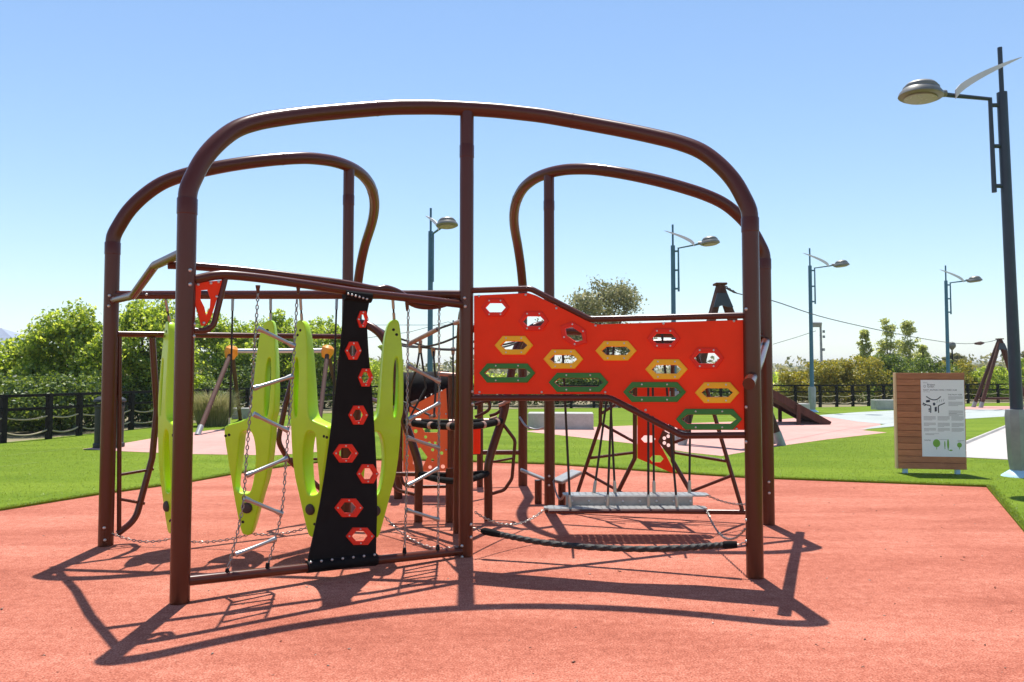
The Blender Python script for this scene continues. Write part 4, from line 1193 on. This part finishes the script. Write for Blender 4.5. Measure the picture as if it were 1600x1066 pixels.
# ------------------------------------------------------------------ rope fence
def fence(label, line, step=1.22):
    pts = [Vector((x, y, 0)) for x, y in line]
    t = thing('rope_fence', label, 'fence', pts[0])
    seq = [pts[0]]
    for a, b_ in zip(pts[:-1], pts[1:]):
        n = max(1, round((b_ - a).length / step))
        for i in range(1, n + 1): seq.append(a.lerp(b_, i / n))
    for i, p in enumerate(seq):
        if i + 1 < len(seq):
            a, b_ = seq[i], seq[i + 1]; d = (b_ - a).normalized(); ang = atan2(d.y, d.x)
            for z, h in ((1.09, 0.07), (0.77, 0.065)):
                mb = MB(); mb.box(a.lerp(b_, .5) + Vector((0, 0, z)), ((b_ - a).length + (0.05 if z > 1 else -0.11), 0.07 if z > 1 else 0.05, h), rz=ang); mb.build('rail', M['black'], t)
            for z in (0.58, 0.24):
                q = random.uniform(.05, .10)
                mb = MB(); mb.tube(sag(a + Vector((0, 0, z)) + d * .05, b_ + Vector((0, 0, z)) - d * .05, q, 8), 0.019, 6); mb.build('rope', M['manila'], t)
        else: ang = 0
        mb = MB(); mb.box(p + Vector((0, 0, 0.51)), (0.115, 0.115, 1.10), rz=ang + random.uniform(-.05, .05)); mb.build('post', M['black'], t)
fence('black timber fence with sagging beige ropes along the left and rear of the turf', [(-12.35, 14.0), (-11.75, 18), (-11.35, 19.1), (-10.95, 22.4), (-9.6, 30.2), (-5.1, 35.4), (4, 38.0), (15.4, 38.9), (27, 44.8), (33, 46.5)])

# ------------------------------------------------------------------ floodlight mast, thin poles
fm = thing('floodlight_mast', 'slim floodlight mast with net beyond the right fence', 'floodlight', Vector((lx(1284, 60), 60, 0)))
pm = Vector((lx(1284, 60), 60, 0))
mb = MB(); mb.tube([pm, pm + Vector((-.05, 0, 5.6))], [0.11, 0.08], 10); mb.build('mast', M['cover'], fm)
mb = MB(); mb.box(pm + Vector((-0.4, -.1, 5.55)), (0.75, 0.3, 0.38), M=Matrix.Rotation(0.35, 3, 'X'), bev=.03); mb.build('flood_lamp', M['cover'], fm)
for dx, z in ((0.15, 5.0), (0.15, 4.6), (0.12, 3.6)):
    mb = MB(); mb.box(pm + Vector((dx, -.1, z)), (0.16, .1, .2)); mb.build('mast_clamp', M['cover'], fm)
ml = thing('thin_pole', 'thin grey pole rising left of the middle post far behind', 'pole', Vector((lx(708, 70), 70, 0)))
mb = MB(); mb.tube([Vector((lx(708, 70), 70, 0)), Vector((lx(708, 70), 70, 6.6))], 0.07, 8); mb.build('mast', M['lamp_teal'], ml)
ml2 = thing('small_lamp_post', 'small globe lamp post rising right of the distant street lamp behind the board', 'lamp post', Vector((lx(1488, 52), 52, 0)))
mb = MB(); mb.tube([Vector((lx(1488, 52), 52, 0)), Vector((lx(1488, 52), 52, 3.4))], 0.05, 8); mb.build('mast', M['black'], ml2)
mb = MB(); mb.lathe([(0.05, 0), (0.22, .2), (0.24, .35), (0.16, .5), (0.03, .56)], Vector((lx(1488, 52), 52, 3.3)), 12); mb.build('lamp_globe', M['lamp_grey'], ml2)
cbl = thing('overhead_wire', 'thin overhead wire sagging across the sky behind the middle post', 'wire', Vector((0, 70, 0)))
for k, wp in enumerate((((560, 508), (650, 508), (720, 508), (780, 503)), ((560, 530), (640, 519), (700, 503), (760, 520), (830, 530)), ((1208, 538), (1245, 527), (1275, 517)))):
    mb = MB(); mb.tube([at(x, y, 68) for x, y in wp], 0.022, 5); mb.build('strand', M['wire'], cbl)

# little house roof at the left edge
hs = thing('house', 'cream house with blue-grey pitched roof peeking over the trees at the left edge', 'house', Vector((lx(-20, 60), 60, 0)))
hx = lx(-18, 60)
mb = MB(); mb.box((hx, 62, 1.9), (6.0, 6, 3.8)); mb.build('wall', M['plaster'], hs)
mb = MB(); mb.add([(hx - 4, 58.6, 3.7), (hx + 3.6, 58.6, 3.7), (hx + 3.6, 65.4, 3.7), (hx - 4, 65.4, 3.7), (hx - 2, 62, 5.4), (hx - .4, 62, 5.4)], [(0, 1, 5, 4), (2, 3, 4, 5), (1, 2, 5), (3, 0, 4), (3, 2, 1, 0)]); mb.build('roof', M['roof'], hs, 0)

# ------------------------------------------------------------------ trees and shrubs
def leaves(centers, radii, n, size, seed, shell=0.55, flat=0.0, elong=1.7):
    """leaf faces through the volume of many clumps; returns verts, faces (each leaf a folded pair of triangles)"""
    rg = np.random.default_rng(seed)
    centers = np.asarray(centers); radii = np.asarray(radii)
    w = (radii.prod(1)) ** (2 / 3.0); w = w / w.sum()
    idx = rg.choice(len(centers), n, p=w)
    d = rg.normal(size=(n, 3)); d /= np.linalg.norm(d, axis=1)[:, None]
    r = shell + (1 - shell) * rg.random(n) ** 0.6
    if shell < 0.45: d = rg.normal(size=(n, 3)) * 0.58; r = np.ones(n)
    r *= np.where(rg.random(n) < 0.10, rg.uniform(1.0, 1.22, n), 1.0)
    p = centers[idx] + d * radii[idx] * r[:, None]
    nrm = d * 0.25 + rg.normal(size=(n, 3)) * 0.75 + np.array([0, 0, 0.35]); nrm /= np.linalg.norm(nrm, axis=1)[:, None]
    t = np.cross(nrm, rg.normal(size=(n, 3))); t /= np.linalg.norm(t, axis=1)[:, None] + 1e-9
    s = np.cross(nrm, t)
    L = size * rg.uniform(0.6, 1.35, n)[:, None]
    a = p - t * L * 0.5; b_ = p + s * L * 0.5 / elong + nrm * L * .08; c = p + t * L * 0.5; e = p - s * L * 0.5 / elong + nrm * L * .08
    V = np.stack([a, b_, c, e], 1).reshape(-1, 3); k = np.arange(n) * 4
    F = np.concatenate([np.stack([k, k + 1, k + 2], 1), np.stack([k, k + 2, k + 3], 1)])
    return V, F

def clumps(cx, cy, z0, z1, rx, ry, n, seed, top_narrow=0.35, cr=(0.16, 0.30)):
    n = int(n * 1.8)
    rg = np.random.default_rng(seed); C_, R_ = [], []
    H = z1 - z0
    while len(C_) < n:
        u = rg.random() ** 0.75; a = rg.uniform(0, 2 * pi); q = sqrt(rg.random())
        prof = (1 - (1 - top_narrow) * max(0, (u - 0.45) / 0.55) ** 1.4) * (0.75 + 0.25 * min(1, u / 0.3))
        x = cx + cos(a) * q * rx * prof; y = cy + sin(a) * q * ry * prof; z = z0 + u * H
        r = rg.uniform(*cr) * min(rx, H) * (1.0 if u < .7 else 0.75)
        z = min(z, z1 - r * 0.6); C_.append((x, y, z)); R_.append((r * rg.uniform(.9, 1.25), r * rg.uniform(.9, 1.25), r * rg.uniform(.7, 1.0)))
    return C_, R_

def tree(name, label, px, Y, ytop, hw, material, n=9000, size=0.12, z0=0.3, ncl=26, cat='tree', seed=1, trunk=True, top_narrow=0.35, cr=(0.16, 0.30), group=None, shell=0.5, ydepth=None, spray=1.6):
    X = lx(px, Y); zt = at(px, ytop, Y).z; rx = hw / FOC * Y
    t = thing(name, label, cat, Vector((X, Y, 0)), group)
    C_, R_ = clumps(X, Y, z0, zt * (0.88 if name == 'leafy_tree' else 1.0), rx, ydepth or rx * 0.85, ncl, seed, top_narrow, cr)
    # ragged sprays at the top and sides
    rg = np.random.default_rng(seed + 77)
    for k in range(int(ncl * spray)):
        i = rg.integers(len(C_)); c = np.array(C_[i]); r = np.array(R_[i]); d = rg.normal(size=3); d[2] = abs(d[2]) * 0.9; d /= np.linalg.norm(d)
        C_.append(tuple(c + d * r * rg.uniform(.9, 1.3))); R_.append(tuple(r * rg.uniform(.2, .45) * np.array([1, 1, .8])))
    V, F = leaves(C_, R_, n, size, seed, shell)
    if name == 'leafy_tree':
        sp_c, sp_r = [], []
        for k in range(26):
            a = rg.uniform(0, 2 * pi); q = rg.uniform(.1, .95); h = zt * (1.02 - 0.34 * q * q) + rg.uniform(-.35, .22)
            bx_, by_ = X + cos(a) * q * rx, Y + sin(a) * q * rx * .8
            for m_ in range(3): sp_c.append((bx_ + rg.normal(0, .12), by_ + rg.normal(0, .12), h - m_ * .2)); sp_r.append((.14 + .07 * m_, .14 + .07 * m_, .13))
        V2, F2 = leaves(sp_c, sp_r, 3000, size, seed + 5, 0.2)
        F = np.concatenate([F, F2 + len(V)]); V = np.concatenate([V, V2])
    V[:, 2] = np.maximum(V[:, 2], 0.02)
    fast_mesh('crown', V, F, M[material], t)
    if trunk:
        mb = MB(); top = Vector((X, Y, z0 + (zt - z0) * 0.55)); r0 = max(0.06, rx * 0.06)
        mb.tube([(X, Y, -0.1), (X + .05, Y, z0 + (zt - z0) * .25), top], [r0 * 1.2, r0, r0 * .5], 10)
        for k in range(min(9, len(C_))):
            c = Vector(C_[k]); base = Vector((X + .03, Y, z0 + (zt - z0) * random.uniform(.1, .4)))
            mb.tube([base, base.lerp(c, .5) + Vector((0, 0, .1)), c], [r0 * .55, r0 * .35, r0 * .12], 6)
        mb.build('trunk', M['bark'], t)
    return t
lg = 'leafy trees behind the left fence'
tree('leafy_tree', 'bright leafy tree at the far left edge behind the fence', 25, 24.5, 532, 80, 'leaf_bright', 20000, 0.12, 0.25, 50, seed=2, group=lg, cr=(0.10, 0.2), shell=0.2)
tree('leafy_tree', 'bright leafy tree with ragged top left of the rear left post', 115, 24.5, 484, 85, 'leaf_bright', 30000, 0.12, 0.25, 60, seed=3, group=lg, cr=(0.09, 0.19), shell=0.2)
tree('leafy_tree', 'bright leafy tree seen between the two left posts', 228, 26.5, 468, 80, 'leaf_bright', 30000, 0.12, 0.25, 60, seed=4, group=lg, cr=(0.09, 0.19), shell=0.2)
tree('leafy_tree', 'leafy green tree seen right of the front left post behind the swing', 335, 34.5, 494, 72, 'leaf_bright', 22000, 0.14, 0.3, 50, seed=5, group=lg, cr=(0.10, 0.2), shell=0.2)
tree('leafy_tree', 'leafy green tree behind the swing frame bar', 425, 37, 494, 68, 'leaf_bright', 21000, 0.15, 0.3, 50, seed=6, group=lg, cr=(0.10, 0.2), shell=0.2)
tree('leafy_tree', 'leafy green tree behind the black climbing sheet', 505, 39, 503, 62, 'leaf_bright', 18000, 0.15, 0.3, 50, seed=7, group=lg, cr=(0.10, 0.2), shell=0.2)
hg = 'dark shrubs behind the fence'
k = 0
for px, Y, yt, hw, lab in ((30, 21.5, 592, 70, 'dark low shrub under the tree at the left edge'), (110, 22.5, 590, 60, 'dark low shrub behind the fence left of the litter bin'), (205, 25.5, 590, 60, 'dark low shrub behind the litter bin'),
                      (290, 29.5, 585, 60, 'dark shrub behind the left leg of the swing frame'), (370, 34, 575, 60, 'dark shrub behind the middle of the swing frame'), (455, 37.5, 572, 55, 'dark shrub behind the right end of the swing frame'),
                      (535, 39.5, 580, 45, 'dark shrub behind the foot of the black climbing sheet'), (600, 41, 566, 45, 'rounded green shrub right of the black climbing sheet')):
    tree('shrub', lab, px, Y, yt, hw, 'leaf_dark' if k < 7 else 'leaf_bright', 6500, 0.12, 0.05, 20, 'shrub', 40 + k, False, 0.7, (0.3, 0.5), hg); k += 1
for px, Y, yt, hw, lab in ((660, 42, 612, 45, 'low dark shrub seen left of the middle post'), (745, 42, 600, 50, 'low dark shrub behind the hub of the frame'), (820, 42, 590, 50, 'dark shrub behind the long concrete block'), (885, 42, 585, 45, 'dark shrub right of the long concrete block'),
                           (960, 43, 590, 55, 'dark shrub below the olive tree'), (1040, 43, 595, 55, 'dark shrub behind the foot of the near cableway frame'), (1120, 43, 600, 55, 'dark shrub behind the right end of the red panel')):
    tree('shrub', lab, px, Y, yt, hw, 'leaf_dark', 5500, 0.14, 0.05, 18, 'shrub', 60 + k, False, 0.7, (0.3, 0.5), hg); k += 1
tree('slender_tree', 'small rounded tree far behind, right of the black climbing sheet', 606, 60, 540, 26, 'leaf_bright', 4500, 0.2, 1.2, 18, seed=80)
tree('olive_tree', 'grey-green olive-like tree rising above the red panel', 940, 44, 440, 78, 'leaf_olive', 22000, 0.16, 1.0, 46, seed=84, cr=(0.13, 0.26), shell=0.35, top_narrow=0.55)
yg = 'shrubs behind the right fence'
for i, (px, Y, yt, hw, m_, lab) in enumerate(((1245, 47, 582, 34, 'leaf_yellow', 'low yellow-green shrub left of the lamp by the ramp'), (1292, 46, 566, 40, 'leaf_yellow', 'yellow-tinged shrub right of the lamp by the ramp'),
                                   (1340, 46, 560, 42, 'leaf_yellow', 'yellow-tinged dense shrub left of the information board'), (1388, 47, 556, 42, 'leaf_dark', 'dark green shrub behind the left edge of the information board'),
                                   (1438, 48, 560, 42, 'leaf_dark', 'dark green shrub behind the information board'), (1490, 52, 566, 36, 'leaf_yellow', 'yellow-green shrub right of the board behind the fence'), (1548, 51, 574, 34, 'leaf_bright', 'bright green shrub between the legs of the far cableway frame'),
                                   (1604, 52, 560, 30, 'leaf_bright', 'bright green shrub at the right edge behind the lamp'))):
    tree('shrub', lab, px, Y, yt, hw, m_, 8000, 0.14, 0.05, 22, 'shrub', 90 + i, False, 0.6, (0.25, 0.45), yg)
for i, (px, yt, hw, lab) in enumerate(((1352, 516, 13, 'thin wispy conifer leftmost of the group left of the board'), (1387, 500, 19, 'tallest wispy conifer behind the information board'), (1420, 503, 18, 'wispy conifer behind the top left of the information board'), (1440, 540, 14, 'short wispy conifer rightmost of the group behind the board'))):
    tree('conifer', lab, px, 52 + i, yt, hw, 'leaf_pine', 4200, 0.15, 0.6, 34, 'tree', 110 + i, True, 0.30, (0.14, 0.42), 'wispy conifers', 0.1)
tree('tree', 'brownish olive tree behind the fence right of the board', 1492, 70, 552, 24, 'leaf_olive', 5000, 0.25, 1.0, 20, seed=130)
tree('tree', 'grey-green tree at the right edge behind the lamp pole', 1612, 62, 546, 26, 'leaf_olive', 4500, 0.22, 1.0, 20, seed=131)

# pale grass clump by the left fence
gc = thing('grass_clump', 'pale ornamental grass clump in front of the left fence', 'grass clump', gnd(330, 668))
rg = np.random.default_rng(5); p0 = gnd(332, 666); n = 1600
a = rg.uniform(0, 2 * pi, n); r = 0.42 * np.sqrt(rg.random(n)); bx = p0.x + np.cos(a) * r; by = p0.y + np.sin(a) * r
hgt = rg.uniform(0.6, 1.25, n); ox = np.cos(a) * rg.uniform(.1, .75, n); oy = np.sin(a) * rg.uniform(.1, .75, n)
b0 = np.stack([bx - .008, by, np.zeros(n)], 1); b1 = np.stack([bx + .008, by, np.zeros(n)], 1); m0 = np.stack([bx + ox * .4, by + oy * .4, hgt * .75], 1); tp = np.stack([bx + ox, by + oy, hgt * rg.uniform(.8, 1.0, n)], 1)
m1 = m0 + np.array([.012, 0, 0])
V = np.stack([b0, b1, m1, m0, tp], 1).reshape(-1, 3); k5 = np.arange(n) * 5
fast_mesh('blades', V, np.concatenate([np.stack([k5, k5 + 1, k5 + 2], 1), np.stack([k5, k5 + 2, k5 + 3], 1), np.stack([k5 + 3, k5 + 2, k5 + 4], 1)]), M['straw'], gc)

# grit, rubber crumbs and dry leaf bits lying on the pad
rg = np.random.default_rng(9); n = 520
gx, gy = rg.uniform(-5, 6, n), rg.uniform(2.6, 11, n); ok = inside(pad_poly, gx, gy); gx, gy = gx[ok], gy[ok]; n = len(gx)
sz = rg.uniform(.003, .011, n)[:, None]; c_ = np.stack([gx, gy, np.full(n, -0.012)], 1)
tet = rg.normal(size=(n, 4, 3)); tet[:, :, 2] = np.abs(tet[:, :, 2]) * .5
V = (c_[:, None, :] + tet * sz[:, :, None]).reshape(-1, 3); k4 = np.arange(n) * 4
F = np.concatenate([np.stack([k4 + a, k4 + b_, k4 + c], 1) for a, b_, c in ((0, 1, 2), (0, 2, 3), (0, 3, 1), (1, 3, 2))])
gm = leaf_mat('grit_and_leaf_bits', (0.05, 0.02, 0.012), (0.22, 0.10, 0.06), (0.66, 0.58, 0.48), 0.0)
gr_ = fast_mesh('pad_grit', V, F, gm, None, 'stuff'); tag(gr_, 'scattered grit and leaf bits on the salmon rubber pad', 'grit')

# far woodland beyond the fence, one mass
rg = np.random.default_rng(21); C_, R_ = [], []
for i in range(420):
    Y = rg.uniform(95, 330); X = rg.uniform(-0.75, 0.75) * Y
    h = rg.uniform(1.5, 3.2) * (1 + Y / 400); C_.append((X, Y, h * .55)); R_.append((h * rg.uniform(.8, 1.5), h, h * .6))
V, F = leaves(C_, R_, 60000, 0.75, 22, 0.7)
wl = fast_mesh('far_woodland', V, F, M['leaf_olive'], None, 'stuff'); tag(wl, 'hazy scrub and woodland far beyond the fence', 'woodland')
rg = np.random.default_rng(31); C_, R_ = [], []
for i in range(120):
    Y = rg.uniform(60, 95); X = rg.uniform(-0.1, 0.75) * Y
    h = rg.uniform(1.0, 1.9); C_.append((X, Y, h * .45)); R_.append((h * rg.uniform(.9, 1.6), h, h * .6))
V, F = leaves(C_, R_, 36000, 0.34, 32, 0.7)
wl = fast_mesh('far_scrub', V, F, M['leaf_bright'], None, 'stuff'); tag(wl, 'green scrub on the land beyond the rear fence', 'scrub')

# haze
HZ = MB(); HZ.box((0, 1900, 39), (6400, 4400, 84)); 
hm = bpy.data.materials.new('haze_air'); hm.use_nodes = True; hm.node_tree.nodes.clear()
pv = hm.node_tree.nodes.new('ShaderNodeVolumePrincipled'); pv.inputs['Color'].default_value = (0.86, 0.92, 1.0, 1); pv.inputs['Density'].default_value = 0.00032; pv.inputs['Anisotropy'].default_value = 0.1
ho = hm.node_tree.nodes.new('ShaderNodeOutputMaterial'); hm.node_tree.links.new(pv.outputs[0], ho.inputs['Volume'])
hz = HZ.build('haze', hm, None, 0, 'stuff')
